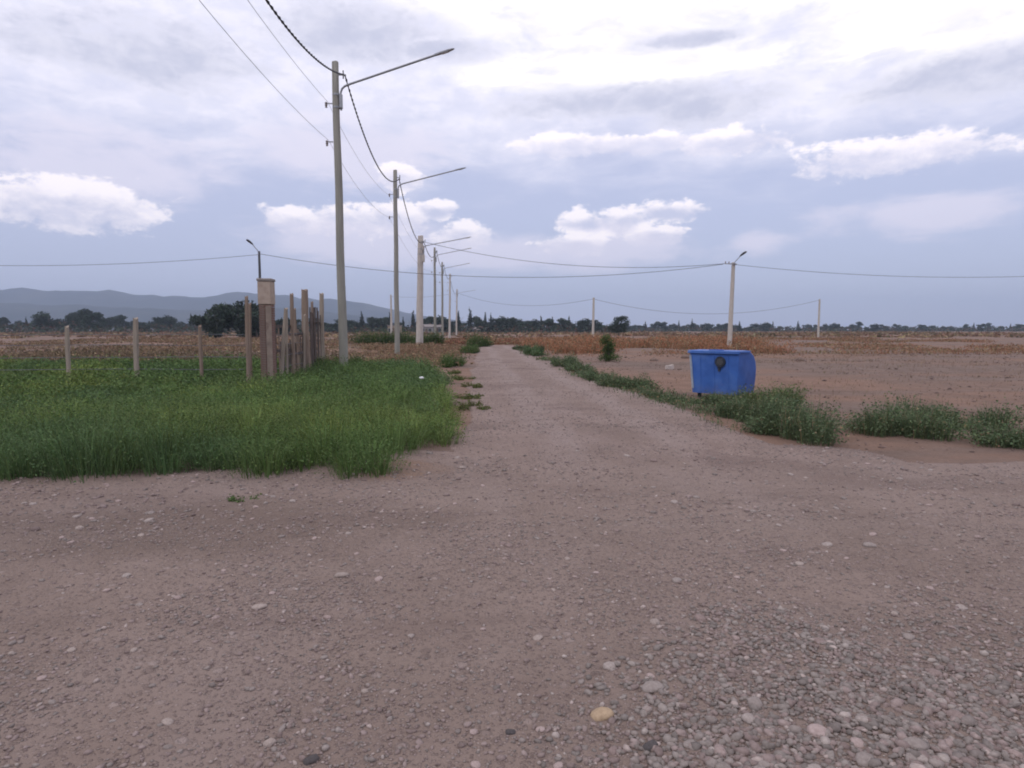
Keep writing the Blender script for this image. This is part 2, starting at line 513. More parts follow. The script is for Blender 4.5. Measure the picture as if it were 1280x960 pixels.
def heap(x, y):
    """loose gravel windrow in the near right corner"""
    a = (y - 2.0) - (x - .35) * .75 + (x > 1.6) * (x - 1.6) * .75 + (fbm(x * 1.5, y * 1.5, 9) - .5) * .9         # below this line lies the heap
    return np.clip(.5 - a * .8, 0, 1) * np.clip((x - .0) / .9, 0, 1) * np.clip((3.0 - x) / 1.2, 0, 1)


def hgt(x, y):
    x = np.asarray(x, float); y = np.asarray(y, float)
    near = np.exp(-np.hypot(x, y) / 60)
    z = (fbm(x * .35, y * .35, 3) - .5) * .07 * near
    z = z + (fbm(x * 2.1, y * 2.1, 5, 3) - .5) * .022 * np.exp(-np.hypot(x, y) / 14)
    z = z + heap(x, y) * (.05 + .05 * fbm(x * 3, y * 3, 8))
    # uneven field to the right and left, with a low spoil bank
    fr = np.clip((x - 5.0) / 5, 0, 1) * np.clip((y - 14) / 10, 0, 1) * np.exp(-y / 140)
    z = z + fr * (fbm(x * .16, y * .28, 13) - .42) * .55
    fl = np.clip((-x - 1.2) / 2, 0, 1) * np.clip((y - 27) / 8, 0, 1) * np.exp(-y / 160)
    z = z + fl * (fbm(x * .2, y * .25, 17) - .40) * .7
    return z


def spaced(lo, hi, step, grow, end):
    v = [0.0]; s = step
    while v[-1] < end:
        if v[-1] > hi: s *= grow
        v.append(v[-1] + s)
    return np.array(v)


px = spaced(0, 6.5, .11, 1.075, 4500)
xs = np.concatenate([-px[::-1], px[1:]])
py = spaced(0, 11, .11, 1.045, 4600)
ys = np.concatenate([-spaced(0, 2, .3, 1.35, 600)[::-1], py[1:]])
GX, GY = np.meshgrid(xs, ys)
GZ = hgt(GX, GY)
nx_, ny_ = len(xs), len(ys)
V = np.stack([GX.ravel(), GY.ravel(), GZ.ravel()], 1)
ii, jj = np.meshgrid(np.arange(nx_ - 1), np.arange(ny_ - 1))
a = (jj * nx_ + ii).ravel()
T = np.concatenate([np.stack([a, a + 1, a + nx_ + 1], 1), np.stack([a, a + nx_ + 1, a + nx_], 1)])
g = link('ground', tri_mesh('ground', V, T, smooth=True), M['ground'])
tag(g, kind='structure')

RI = road_in(GX, GY)
RZ = GZ + np.clip(RI * .09, -.03, .03) + np.where(RI < -.3, -.02, 0)
keep = (np.abs(GX) < 60) & (GY > -30) & (GY < 72) & (RI > -.45)
kc = keep[:-1, :-1] & keep[1:, :-1] & keep[:-1, 1:] & keep[1:, 1:]
a = a.reshape(ny_ - 1, nx_ - 1)[kc]
T = np.concatenate([np.stack([a, a + 1, a + nx_ + 1], 1), np.stack([a, a + nx_ + 1, a + nx_], 1)])
used, inv = np.unique(T.ravel(), return_inverse=True)
V2 = np.stack([GX.ravel(), GY.ravel(), RZ.ravel()], 1)[used]
road = link('gravel_road', tri_mesh('gravel_road', V2, inv.reshape(-1, 3), smooth=True), M['road'])
tag(road, kind='structure')


def gz(x, y):
    """height of whatever lies on top at a point"""
    ri = road_in(x, y)
    return hgt(x, y) + np.where(ri > 0, np.clip(ri * .09, 0, .03), 0)


# ------------------------------------------------------------------ far hills
def ridge(name, y0, depth, prof, seed, x0, x1, nx=150, ny=26):
    X, Tt = np.meshgrid(np.linspace(x0, x1, nx), np.linspace(0, 1, ny))
    Y = y0 + Tt * depth
    crest = np.interp(X, prof[0], prof[1])
    up = np.sin(np.clip(Tt / .62, 0, 1) * math.pi / 2) ** 1.4 * np.where(Tt > .62, np.cos((Tt - .62) / .38 * math.pi / 2) ** 1.2, 1)
    rough = .72 + .45 * fbm(X / 280, Y / 280, seed, 5) + .12 * (fbm(X / 75, Y / 75, seed + 9, 4) - .5)
    Z = crest * up * rough - 4
    V = np.stack([X.ravel(), Y.ravel(), Z.ravel()], 1)
    i, j = np.meshgrid(np.arange(nx - 1), np.arange(ny - 1)); a = (j * nx + i).ravel()
    T = np.concatenate([np.stack([a, a + 1, a + nx + 1], 1), np.stack([a, a + nx + 1, a + nx], 1)])
    return tag(link(name, tri_mesh(name, V, T, smooth=True), M['hill']), kind='structure')


ridge('hills', 2700, 1100, ((-3700, -2200, -1500, -1100, -750, -450, -160, 200), (225, 205, 180, 184, 176, 120, 70, 14)), 41, -3800, 330)
ridge('foothills', 1900, 700, ((-2700, -1600, -1050, -740, -520, -340, -90), (100, 92, 76, 86, 72, 48, 12)), 57, -2800, 0)

# ================================================================== stones of the road
ico = bmesh.new(); bmesh.ops.create_icosphere(ico, subdivisions=1, radius=1.0)
IV = np.array([v.co[:] for v in ico.verts]); IT = np.array([[v.index for v in f.verts] for f in ico.faces]); ico.free()
ico = bmesh.new(); bmesh.ops.create_icosphere(ico, subdivisions=2, radius=1.0)
IV2 = np.array([v.co[:] for v in ico.verts]); IT2 = np.array([[v.index for v in f.verts] for f in ico.faces]); ico.free()


def stone_tint(n):
    k = rng.random(n)
    base = np.stack([.215 + .13 * k, .163 + .108 * k, .150 + .102 * k], 1)
    pale = rng.random(n) < .07
    base[pale] = np.array([.42, .345, .315]) * rng.uniform(.8, 1.15, (pale.sum(), 1))
    grey = rng.random(n) < .35
    base[grey] = base[grey].mean(1, keepdims=True) * np.array([1.13, .96, .88])
    return base


PV = np.array([(math.cos(6.2832 * k / 5), math.sin(6.2832 * k / 5), 0) for k in range(5)] + [(.1, 0, 1), (0, 0, -1)])
PT = np.array([[k, (k + 1) % 5, 5] for k in range(5)] + [[(k + 1) % 5, k, 6] for k in range(5)])


def pebble_arrays(x, y, s, tint, IVv, ITt, sink=.35):
    n = len(x)
    var = 1 + rng.uniform(-.22, .22, (n, len(IVv)))
    P = IVv[None] * var[..., None]
    sc = np.stack([s, s * rng.uniform(.55, .9, n), s * rng.uniform(.38, .65, n)], 1)
    P = P * sc[:, None, :]
    an = rng.uniform(0, 2 * math.pi, n); ca, sa = np.cos(an)[:, None], np.sin(an)[:, None]
    tilt = rng.normal(0, .18, n)[:, None]
    X = P[..., 0]; Y = P[..., 1]; Z = P[..., 2] + X * tilt
    Q = np.stack([X * ca - Y * sa + x[:, None], X * sa + Y * ca + y[:, None], Z + (gz(x, y) + sc[:, 2] * (1 - 2 * sink))[:, None]], -1)
    V = Q.reshape(-1, 3)
    T = (ITt[None] + (np.arange(n) * len(IVv))[:, None, None]).reshape(-1, 3)
    return V, T, np.repeat(tint, len(IVv), 0)


def scatter(n, y0, y1, wide, p=1.0):
    """random road points within the widening strip ahead, denser when nearer"""
    u = rng.random(n) ** p
    y = y0 + (y1 - y0) * u
    x = rng.uniform(-1, 1, n) * (wide + y * .86)
    ok = road_in(x, y) > -.05
    return x[ok], y[ok]


xs1, ys1 = scatter(64000, 1.5, 5.2, .6, .9)
s1 = np.clip(rng.lognormal(math.log(.0066), .45, len(xs1)), .003, .020)
hp = heap(xs1, ys1)
patch = fbm(xs1 * 1.4, ys1 * 1.4, 77)
k1 = rng.random(len(xs1)) < np.clip(.30 + (patch - .42) * 2.2, .15, 1) + hp * .8
xs1, ys1, s1, hp = xs1[k1], ys1[k1], s1[k1] * (1 + hp[k1] * .75), hp[k1]
# the heap itself: many more and larger
xh = rng.uniform(.1, 4.2, 30000); yh = rng.uniform(1.3, 4.3, 30000)
hh = heap(xh, yh); k = (rng.random(30000) < hh * .8) & (np.abs(xh) < 1 + .8 * yh)
xh, yh = xh[k][:9500], yh[k][:9500]
sh = np.clip(rng.lognormal(math.log(.0125), .38, len(xh)), .006, .028)
xs2, ys2 = scatter(34000, 5.0, 10.5, .6, 1.0)
patch = fbm(xs2 * 1.1, ys2 * 1.1, 78)
k2 = rng.random(len(xs2)) < np.clip(.35 + (patch - .42) * 2.0, .15, 1)
xs2, ys2 = xs2[k2], ys2[k2]
s2 = np.clip(rng.lognormal(math.log(.0105), .42, len(xs2)), .006, .04)
xs3, ys3 = scatter(60000, 10, 34, .3, 1.2)
k3 = (np.abs(xs3 - 2) < 3.2)
xs3, ys3 = xs3[k3][:6000], ys3[k3][:6000]
s3 = np.clip(rng.lognormal(math.log(.0125), .4, len(xs3)), .006, .035)
X = np.concatenate([xs1, xh, xs2, xs3]); Y = np.concatenate([ys1, yh, ys2, ys3]); S = np.concatenate([s1, sh, s2, s3])
tint = stone_tint(len(X))
tint[len(xs1):len(xs1) + len(xh)] = tint[len(xs1):len(xs1) + len(xh)].mean(1, keepdims=True) * np.array([1.12, .965, .88]) * .92
fineg = (S < .0105) | (Y > 6.5)
peb = link('loose_pebbles', tri_mesh('loose_pebbles', *join([pebble_arrays(X[fineg], Y[fineg], S[fineg], tint[fineg], PV, PT), pebble_arrays(X[~fineg], Y[~fineg], S[~fineg], tint[~fineg], IV, IT)])), M['stone'], road)
tag(peb, kind='stuff')

# lumps of earth and stones over the bare field either side
fx = np.concatenate([rng.uniform(4.4, 34, 9000), rng.uniform(-14, -.6, 1500)]); fy = np.concatenate([8 + 34 * rng.random(9000) ** 1.3, rng.uniform(24, 40, 1500)])
kf = (road_in(fx, fy) < -.05) & ((fbm(fx * .35, fy * .35, 141, 3) + rng.normal(0, .12, len(fx))) > .46) & (fx < 2 + fy * .95)
fx, fy = fx[kf], fy[kf]
fs = np.clip(rng.lognormal(math.log(.018), .5, len(fx)), .007, .07) * (fy / 14) ** .5
ft = np.array([.20, .14, .122]) * rng.uniform(.55, 1.35, (len(fx), 1))
tag(link('field_clods', tri_mesh('field_clods', *pebble_arrays(fx, fy, fs, ft, PV, PT)), M['stone'], g), kind='stuff')

# the 300 stones that show largest, each a piece of its own on a dozen shared shapes
shapes = []
for k in range(14):
    P = IV2 * (1 + .75 * (fbm(IV2[:, 0] * 1.3 + 7 * k, IV2[:, 1] * 1.3 + IV2[:, 2] * .9, 90 + k, 3) - .5))[:, None]
    P = P * np.array([1, rng.uniform(.6, .9), rng.uniform(.36, .55)])
    t_ = stone_tint(1)[0] * 1.12
    if k == 0: t_ = np.array([.40, .295, .195])
    if k in (1, 2, 3): t_ = np.array([.34, .28, .25]) * rng.uniform(.85, 1.05)
    if k == 4: t_ = np.array([.085, .075, .075])
    t_ = t_ * 1.14
    me = tri_mesh('stone', P, IT2, np.tile(t_, (len(P), 1)), smooth=False)
    me.materials.append(M['cobble'])
    shapes.append(me)


def stone(x, y, s, k, rz=None):
    o = bpy.data.objects.new('stone', shapes[k]); col.objects.link(o)
    o.parent = road
    o.location = (x, y, float(gz(x, y)) + s * .06)
    o.scale = (s, s, s)
    o.rotation_euler = (random.uniform(-.2, .2), random.uniform(-.2, .2), random.uniform(0, 6.28) if rz is None else rz)
    return o


# stones one can point to in the photograph: x, y, half size, shape
for (x, y, s, k, rz) in ((.50, 2.47, .050, 0, .1), (-.80, 2.37, .026, 1, .3), (-.62, 2.26, .030, 4, .5), (-1.25, 3.60, .042, 2, .2), (-.88, 4.05, .048, 3, 0), (.63, 2.22, .034, 4, .4),
                         (-.50, 2.72, .018, 1, 0), (-.38, 2.71, .015, 2, .4), (.12, 2.38, .022, 4, .1), (.75, 2.62, .05, 9, .2), (.30, 3.15, .025, 2, 0), (.95, 3.3, .03, 3, .5), (.62, 3.4, .02, 1, .1)):
    stone(x, y, s, k, rz)
n_st = 13
while n_st < 300:
    y = 1.9 + 6.2 * random.random() ** 1.5
    x = random.uniform(-1, 1) * (.35 + .78 * y)
    if road_in(x, y) < .1: continue
    h_ = float(heap(x, y))
    if y < 3.6 and random.random() > .35 + h_: continue
    s = min(.058, random.lognormvariate(math.log(.0125 + .0020 * y + .014 * h_), .28))
    k = random.choice((1, 2, 5, 6, 7, 8, 9, 10, 11, 12, 13, 5, 6, 7, 8, 9, 10, 11, 12))
    if h_ > .3: k = random.choice((5, 6, 7, 8, 9, 10, 11, 12, 13))
    stone(x, y, s, k)
    n_st += 1

# ================================================================== plants
def blades(x, y, z, h, wd, lean, az_, tint):
    """tapered bent blades: five corners, three triangles each"""
    n = len(x)
    dx_, dy_ = np.cos(az_), np.sin(az_)
    px_, py_ = -dy_, dx_
    V = np.zeros((n, 5, 3))
    for k, (t, ww) in enumerate(((0, 1), (0, -1), (.55, .75), (.55, -.75), (1, 0))):
        off = lean * h * t ** 1.8
        V[:, k, 0] = x + dx_ * off + px_ * wd * ww * .5
        V[:, k, 1] = y + dy_ * off + py_ * wd * ww * .5
        V[:, k, 2] = z + h * t * np.sqrt(np.maximum(.2, 1 - (lean * t) ** 2 * .5))
    T = np.array([[0, 1, 3], [0, 3, 2], [2, 3, 4]])
    T = (T[None] + (np.arange(n) * 5)[:, None, None]).reshape(-1, 3)
    return V.reshape(-1, 3), T, np.repeat(tint, 5, 0)


def leaves(c, size, tint, flat=.5):
    """small pointed leaves at any angle: four corners, two triangles each"""
    n = len(c)
    a = rng.uniform(0, 2 * math.pi, n); b = rng.normal(0, flat, n)
    d = np.stack([np.cos(a) * np.cos(b), np.sin(a) * np.cos(b), np.sin(b)], 1)
    r = rng.normal(0, 1, (n, 3)); s = np.cross(d, r); s /= np.linalg.norm(s, axis=1, keepdims=True) + 1e-9
    nrm = np.cross(d, s)
    size = np.asarray(size).reshape(-1, 1) * np.ones((n, 1))
    V = np.stack([c - d * size * .5, c + s * size * .27 + nrm * size * .06, c + d * size * .5, c - s * size * .27 + nrm * size * .06], 1)
    T = (np.array([[0, 1, 2], [0, 2, 3]])[None] + (np.arange(n) * 4)[:, None, None]).reshape(-1, 3)
    return V.reshape(-1, 3), T, np.repeat(tint, 4, 0)


def vary(base, n, amt=.25, hue=.1):
    b = np.tile(np.array(base, float), (n, 1)) if np.ndim(base) == 1 else np.array(base, float)
    return np.clip(b * rng.uniform(1 - amt, 1 + amt, (n, 1)) * (1 + rng.uniform(-hue, hue, (n, 3))), .004, 1)


GREEN = np.array([.100, .158, .050]); YEL = np.array([.158, .200, .052]); BLUEG = np.array([.078, .130, .058])
GREY = np.array([.100, .136, .068]); DRY = np.array([.245, .155, .100]); RUST = np.array([.30, .145, .088]); STRAW = np.array([.36, .27, .16])

# ---- the thick weed bed on the left verge
def weed_in(x, y):
    wob = (fbm(x * 1.1, y * 1.1, 31) - .5) * .8
    near = np.where(x < -1.05, y - 6.95 + .10 * (x + 1.5), y - 8.15)
    near = np.where(x < -4, y - 6.75, near)
    edge = np.interp(y, [7, 9, 14.5, 19, 24, 27], [-.42, -.35, -.45, -.95, -1.7, -3.2]) - x
    return np.minimum(np.minimum(near * 1.2, edge * 1.3), np.minimum(26.5 - y, x + 26)) + wob * .6


def weed_bed():
    parts = []
    X_, Y_ = np.meshgrid(np.arange(-26, .3, .36), np.arange(6.6, 27, .36))
    X_ = X_.ravel() + rng.uniform(-.16, .16, X_.size); Y_ = Y_.ravel() + rng.uniform(-.16, .16, Y_.size)
    wi = weed_in(X_, Y_)
    k = (wi > .08) & (X_ > -4.0 - Y_ * .95)
    X_, Y_, wi = X_[k], Y_[k], wi[k]
    big = .5 * fbm(X_ * .45, Y_ * .45, 33, 3) + .5 * fbm(X_ * 1.15, Y_ * 1.15, 35, 2); tonal = fbm(X_ * .5, Y_ * .3, 37, 3); blu = fbm(X_ * .6 + 40, Y_ * .6, 39, 3)
    for q in range(len(X_)):
        x, y = X_[q], Y_[q]
        front = y < 9.8
        nl = (360 if front else (190 if y < 14 else 95)) if x > -6.5 else 110
        fv = (max(y, 8) / 8) ** .65
        h = (.24 + .26 * rng.random()) * np.clip(.15 + 1.75 * big[q], .45, 1.6) * (1.0 if wi[q] > .3 else .85) * (1.22 if y < 10.5 else 1.0)
        r = h * rng.uniform(.62, .95) + .05
        mv = np.clip((tonal[q] - .47) * 3.0 + rng.normal(0, .25), 0, .75); bv = np.clip((blu[q] - .50) * 5, 0, 1) * .7
        tone = (GREEN * (1 - mv) + YEL * mv) * (1 - bv) + BLUEG * bv
        tone = tone * rng.uniform(.8, 1.2)
        d = rng.normal(0, 1, (nl, 3)); d[:, 2] = np.abs(d[:, 2]) * 1.1 - .35
        d /= np.linalg.norm(d, axis=1, keepdims=True)
        rad = 1 - np.abs(rng.normal(0, .20, nl)) + .25 * (rng.random(nl) < .12) * rng.random(nl)
        lob = .78 + .44 * vnoise(d[:, 0] * 2.2 + q, d[:, 1] * 2.2 + d[:, 2] * 1.5, 61)
        P = d * (rad * lob)[:, None] * np.array([r, r, h * .72]) + np.array([0, 0, h * .34])
        P[:, 2] = np.maximum(P[:, 2], .01 + .03 * rng.random(nl))
        z0 = float(hgt(x, y))
        parts.append(leaves(P + np.array([x, y, z0]), rng.uniform(.014, .034, nl) * fv * (1 if x > -6.5 else 1.4) * (1.0 if y < 14 else 1.2), vary(tone, nl, .25, .09), .55))
        ns = (130 if front else (60 if y < 14 else 28)) if x > -6.5 else 26
        an = rng.uniform(0, 6.28, ns)
        parts.append(blades(x + np.cos(an) * r * .7 * rng.random(ns), y + np.sin(an) * r * .7 * rng.random(ns), np.full(ns, z0), h * rng.uniform(.4, 1.08, ns), rng.uniform(.005, .011, ns) * fv, rng.uniform(.15, .95, ns), an, vary(tone * (1.1 if rng.random() < .9 else 1.6), ns, .25)))
    return join(parts)


wd = link('verge_weeds', tri_mesh('verge_weeds', *weed_bed()), M['leaf'])
tag(wd, 'thick bed of bright green weeds covering the left verge', 'weeds', kind='stuff')


def weed_clump(name, x, y, rx, ry, h, label, group, base=GREY, n=900, dry=.06, size=1.0, cat='weed'):
    """one low leafy plant: stems fanning from its root and leaves along them"""
    z0 = float(hgt(x, y)) - .01
    ns = n // 3
    nt_ = max(3, int(5 + 7 * rx * ry))
    ta = rng.uniform(0, 6.28, nt_); tr_ = np.sqrt(rng.random(nt_)) * .95
    tw = rng.uniform(.22, .5, nt_); th_ = rng.uniform(.45, 1.12, nt_)
    pk0 = rng.choice(nt_, ns, p=tw / tw.sum())
    a = rng.uniform(0, 6.28, ns); r = np.sqrt(rng.random(ns))
    bx = (np.cos(ta[pk0]) * tr_[pk0] + np.cos(a) * r * tw[pk0]) * rx * .85; by = (np.sin(ta[pk0]) * tr_[pk0] + np.sin(a) * r * tw[pk0]) * ry * .85
    hh = h * th_[pk0] * (1.0 - .35 * r ** 2) * rng.uniform(.55, 1.2, ns)
    tb = vary(base, ns, .25); dr = rng.random(ns) < dry; tb[dr] = vary(STRAW * .75, dr.sum(), .2)
    zz = np.zeros(ns)
    B = blades(bx, by, zz, hh, rng.uniform(.008, .014, ns) * size, rng.uniform(.1, .7, ns), a + rng.normal(0, .6, ns), tb)
    nl = n
    pk = rng.integers(0, ns, nl); t = rng.uniform(.2, 1.05, nl)
    L = np.stack([bx[pk] * (1 + .3 * t) + rng.normal(0, .06, nl) * h * 1.5, by[pk] * (1 + .3 * t) + rng.normal(0, .06, nl) * h * 1.5, hh[pk] * t * .92], 1)
    tl = vary(base, nl, .32); dr = rng.random(nl) < dry * .6; tl[dr] = vary(STRAW * .7, dr.sum(), .2)
    L2 = leaves(L, rng.uniform(.03, .07, nl) * size, tl, .5)
    o = link(name, tri_mesh(name, *join([B, L2])), M['leaf'], loc=(x, y, z0))
    return tag(o, label, cat, group)


GRV = 'weeds along the right edge of the road'
weed_clump('roadside_weed', 4.75, 10.9, .75, .9, .52, 'tall grey-green weed just in front of the blue container', GRV, n=5200, size=.8)
weed_clump('roadside_weed', 4.75, 9.4, .7, .9, .55, 'large grey-green weed nearest the camera on the right verge', GRV, n=5600, size=.8)
weed_clump('roadside_weed', 6.0, 13.0, .65, .5, .50, 'weed at the right foot of the blue container', GRV, base=GREY * np.array([1.15, 1.12, .9]), n=3200, size=.85)
weed_clump('roadside_weed', 5.0, 13.35, .5, .4, .30, 'low weed at the left foot of the blue container', GRV, n=2600, size=.8)
weed_clump('roadside_weed', 4.35, 14.6, .40, .8, .17, 'sparse low weed on the road edge beside the blue container', GRV, n=1500, size=.8)
weed_clump('roadside_weed', 4.15, 17.6, .62, 1.2, .44, 'dense round weed left of the blue container at the road edge', GRV, n=4200)
weed_clump('roadside_weed', 3.75, 20.4, .5, 1.0, .42, 'weed next beyond the dense round one on the right road edge', GRV, n=2800)
weed_clump('roadside_weed', 3.75, 24.0, .48, 1.3, .52, 'weed on the right road edge below the dark upright bush', GRV, n=2600, size=1.2)
weed_clump('roadside_weed', 3.72, 28.0, .5, 1.4, .60, 'grey weed on the right road edge before the dry orange grass', GRV, n=2600, size=1.3)
weed_clump('roadside_weed', 3.45, 39.0, .5, 1.5, .62, 'small weed far along the right edge, beside rust coloured grass', GRV, base=GREY * np.array([.85, 1, .85]), n=2000, size=1.8)
weed_clump('roadside_weed', 3.9, 41.5, .35, .6, .85, 'thin dark upright weed far along the right road edge', GRV, base=GREY * .7, n=900, size=1.8)
weed_clump('roadside_weed', 3.5, 50.0, .6, 1.8, .6, 'weed farthest along the right edge near the end of the road', GRV, base=GREY * .8, n=1500, size=2.0)
weed_clump('roadside_weed', 6.3, 9.5, .9, .9, .5, 'grey-green weed at the corner right of the large near weed', GRV, n=4800, size=.8)
weed_clump('roadside_weed', 7.6, 8.3, .9, .6, .45, 'weed on the near right corner along the cross road', GRV, n=3800, size=.8)
weed_clump('roadside_weed', 7.9, 10.4, .9, .9, .48, 'weed standing behind the corner weeds on the far right', GRV, n=3400, size=.8)
n = 9000
ex = rng.normal(0, .32, n); ey = 9.5 + 46 * rng.random(n) ** 1.3
ex = ex + np.interp(ey, [9, 12, 16, 20, 56], [4.75, 4.5, 4.25, 3.85, 3.55])
kk = (fbm(ex * .8, ey * .45, 131, 3) > .47); ex, ey = ex[kk], ey[kk]; n = len(ex)
ef = (ey / 12) ** .8
eb = blades(ex, ey, hgt(ex, ey), rng.uniform(.05, .2, n), rng.uniform(.007, .012, n) * ef, rng.uniform(.3, 1, n), rng.uniform(0, 6.28, n), vary(GREY, n, .3))
el_ = leaves(np.stack([ex, ey, hgt(ex, ey) + rng.random(n) * .14], 1), rng.uniform(.03, .06, n) * ef, vary(np.where((rng.random(n) < .25)[:, None], STRAW * .55, GREY), n, .3), .5)
tag(link('verge_grass', tri_mesh('verge_grass', *join([eb, el_])), M['leaf']), 'thin low growth between the weeds on the right road edge', 'ground cover', kind='stuff')
GLV = 'weeds along the left edge of the road'
weed_clump('verge_shrub', -1.15, 28.0, .55, 1.2, .58, 'dark green weed on the left road edge beyond the weed bed', GLV, base=GREEN * .85, n=2600, size=1.3)
weed_clump('verge_shrub', -.45, 44.0, .6, 1.2, .80, 'small green bush on the far left road edge', GLV, base=GREEN * .8, n=2000, size=1.8)
weed_clump('verge_shrub', .1, 60.0, 1.0, 2.0, 1.2, 'dark round bush at the left of the road end', GLV, base=GREEN * .6, n=2600, size=2.4)
weed_clump('verge_shrub', -4.55, 24.4, .35, .35, .75, 'dark leafy plant growing against the nearest light pole', GLV, base=GREEN * .7, n=1500, size=1.1)
weed_clump('verge_shrub', -5.55, 24.0, .5, .5, .62, 'dark leafy plant between the gate and the nearest light pole', GLV, base=GREEN * .7, n=1500, size=1.1)
weed_clump('verge_shrub', -2.15, 6.05, .16, .14, .10, 'tiny green tuft on bare earth in front of the weed bed', GLV, base=GREEN, n=260, size=.6, cat='tuft')
for (x, y, lab) in ((-.16, 14.9, 'dark low tuft standing in for weed shadow at the road edge below the white scrap'), (-.12, 12.9, 'small dark tuft standing in for weed shadow at the road edge nearest the weed bed corner'), (-.12, 17.7, 'dark low tuft standing in for weed shadow on the road edge where the weed bed narrows'), (-.5, 20.6, 'small tuft standing in for weed shadow on bare earth beside the narrowing weed bed'), (-.9, 23.5, 'brownish tuft standing in for weed shadow on bare earth below the dark green roadside weed')):
    weed_clump('shade_tuft', x, y, .35, .45, .17, lab, GLV, base=GREEN * np.array([.95, .75, .7]), n=700, size=.8, dry=.2, cat='tuft')  # dark tufts added in place of the shadows the weeds cast on this edge
weed_clump('field_shrub', -9.2, 70.0, 4.4, 2.0, 1.7, 'long dark green thicket in the field behind the second light pole', None, base=GREEN * .6, n=5200, size=3.0, cat='shrub')
weed_clump('field_shrub', -4.6, 66.0, 1.6, 1.2, 1.5, 'dark green thicket beside the thick concrete pole', None, base=GREEN * .55, n=2600, size=3.0, cat='shrub')


# ---- dry grass
def dry_field(name, label, spots, n, hmin, hmax, base, width, spread=.35, per=7, seed=0, gap=.45, masses=None):
    """tufts of dry stems scattered over an area; one mass nobody could count"""
    x0, x1, y0, y1 = spots
    tx = rng.uniform(x0, x1, n); ty = rng.uniform(y0, y1, n)
    k = (road_in(tx, ty) < -.25) & (fbm(tx * .13, ty * .10, 60 + seed, 4) > gap) & (weed_in(tx, ty) < -.3)
    k &= ty > y0 + 16 * (fbm(tx * .10, tx * 0 + seed, 64 + seed, 4) - .35) * min(1, y0 / 50)
    if masses:
        inside = np.zeros(len(tx), bool)
        for (mx, my, rx_, ry_) in masses: inside |= np.hypot((tx - mx) / rx_, (ty - my) / ry_) + .7 * (fbm(tx * .5, ty * .4, 66, 3) - .5) < 1
        k &= inside
    tx, ty = tx[k], ty[k]; n = len(tx)
    hh = rng.uniform(hmin, hmax, n) * (.5 + fbm(tx * .22, ty * .22, 71 + seed, 3))
    tn = np.tile(base, (n, 1)); q = rng.random(n); tn[q < .2] = STRAW * .8; tn[q > .86] = np.array([.12, .10, .055])
    i = np.repeat(np.arange(n), per); m = len(i)
    bx = tx[i] + rng.normal(0, spread, m); by = ty[i] + rng.normal(0, spread, m)
    bz = hgt(bx, by) - .02
    V1 = blades(bx, by, bz, hh[i] * rng.uniform(.35, 1.05, m), rng.uniform(.5, 1.1, m) * width * (1 + ty[i] / 70), rng.uniform(.4, 1.25, m), rng.uniform(0, 6.28, m), vary(tn[i], m, .28, .08))
    lx_ = bx + rng.normal(0, spread * .5, m); ly_ = by + rng.normal(0, spread * .5, m)
    V2 = leaves(np.stack([lx_, ly_, hgt(lx_, ly_) + hh[i] * rng.random(m) * .8], 1), rng.uniform(3.0, 7.0, m) * width * (1 + ty[i] / 70), vary(tn[i], m, .3, .08), .6)
    o = link(name, tri_mesh(name, *(join([V1, V2]) if hmin > .1 else V1)), M['dry'])
    return tag(o, label, 'dry grass', kind='stuff')


dry_field('dry_grass', 'orange dry grass covering the field right of the road', (5.2, 70, 38, 112), 10000, .15, .42, RUST * np.array([.9, 1, 1]), .018, .6, 8, 1, .53)
dry_field('dry_grass', 'sparse dry stubble on the bare soil behind the blue container', (5.4, 46, 11, 40), 3000, .06, .20, DRY * .75, .010, .35, 8, 2, .50)
dry_field('dry_grass', 'brown dry grass on the left field behind the poles', (-60, -1.0, 26.5, 112), 9000, .12, .36, DRY * .85, .020, .5, 7, 3, .50)
dry_field('dry_grass', 'rusty dry grass closing off the end of the road', (-3.5, 8.5, 67, 90), 1500, .3, .65, RUST * .85, .025, .4, 8, 4, .2)
dry_field('dry_grass', 'pale brown grass of the distant plain below the tree line', (-170, 200, 112, 300), 7000, .25, .6, DRY * .85, .06, .8, 5, 5, .50)


dry_field('dry_brush', 'tall rust coloured brush massed right of the far road', (4.6, 32, 40, 84), 11000, .50, 1.15, np.array([.33, .155, .085]), .016, .4, 9, 8, .30, [(8.2, 58, 3.8, 14), (13.0, 64, 4.0, 11), (7.4, 44, 2.0, 4), (17.0, 56, 3.2, 6), (24, 68, 5, 8), (19, 44, 2.4, 3)])
dry_field('dry_brush', 'tangled brown brush behind the wooden post fence', (-24, -6.5, 20.5, 34), 1500, .5, 1.1, np.array([.14, .105, .07]), .016, .4, 9, 6, .36)
dry_field('dry_brush', 'rusty dry brush between the gate and the third pole', (-8.5, -1.6, 26.5, 56), 2400, .18, .5, DRY, .014, .4, 9, 7, .36)


# ---- trees and bushes
def crown_mesh(name, blobs_, n, size, base, amt=.35):
    """leaf sized faces through a cluster of uneven lobes"""
    tot = sum(b[3] * b[4] * b[5] for b in blobs_)
    P = []; C = []
    for (x, y, z, rx, ry, rz) in blobs_:
        k = max(12, int(n * rx * ry * rz / tot))
        d = rng.normal(0, 1, (k, 3)); d /= np.linalg.norm(d, axis=1, keepdims=True)
        r = rng.random(k) ** .42 * rng.uniform(.8, 1.15, k)
        P.append(np.array([x, y, z]) + d * r[:, None] * np.array([rx, ry, rz]))
        C.append(vary(np.array(base) * rng.uniform(.8, 1.2), k, amt))
    P = np.concatenate(P); C = np.concatenate(C)
    v = leaves(P, rng.uniform(.7, 1.4, len(P)) * size, C, .7)
    me = tri_mesh(name, *v)
    me.materials.append(M['farleaf'])
    return me


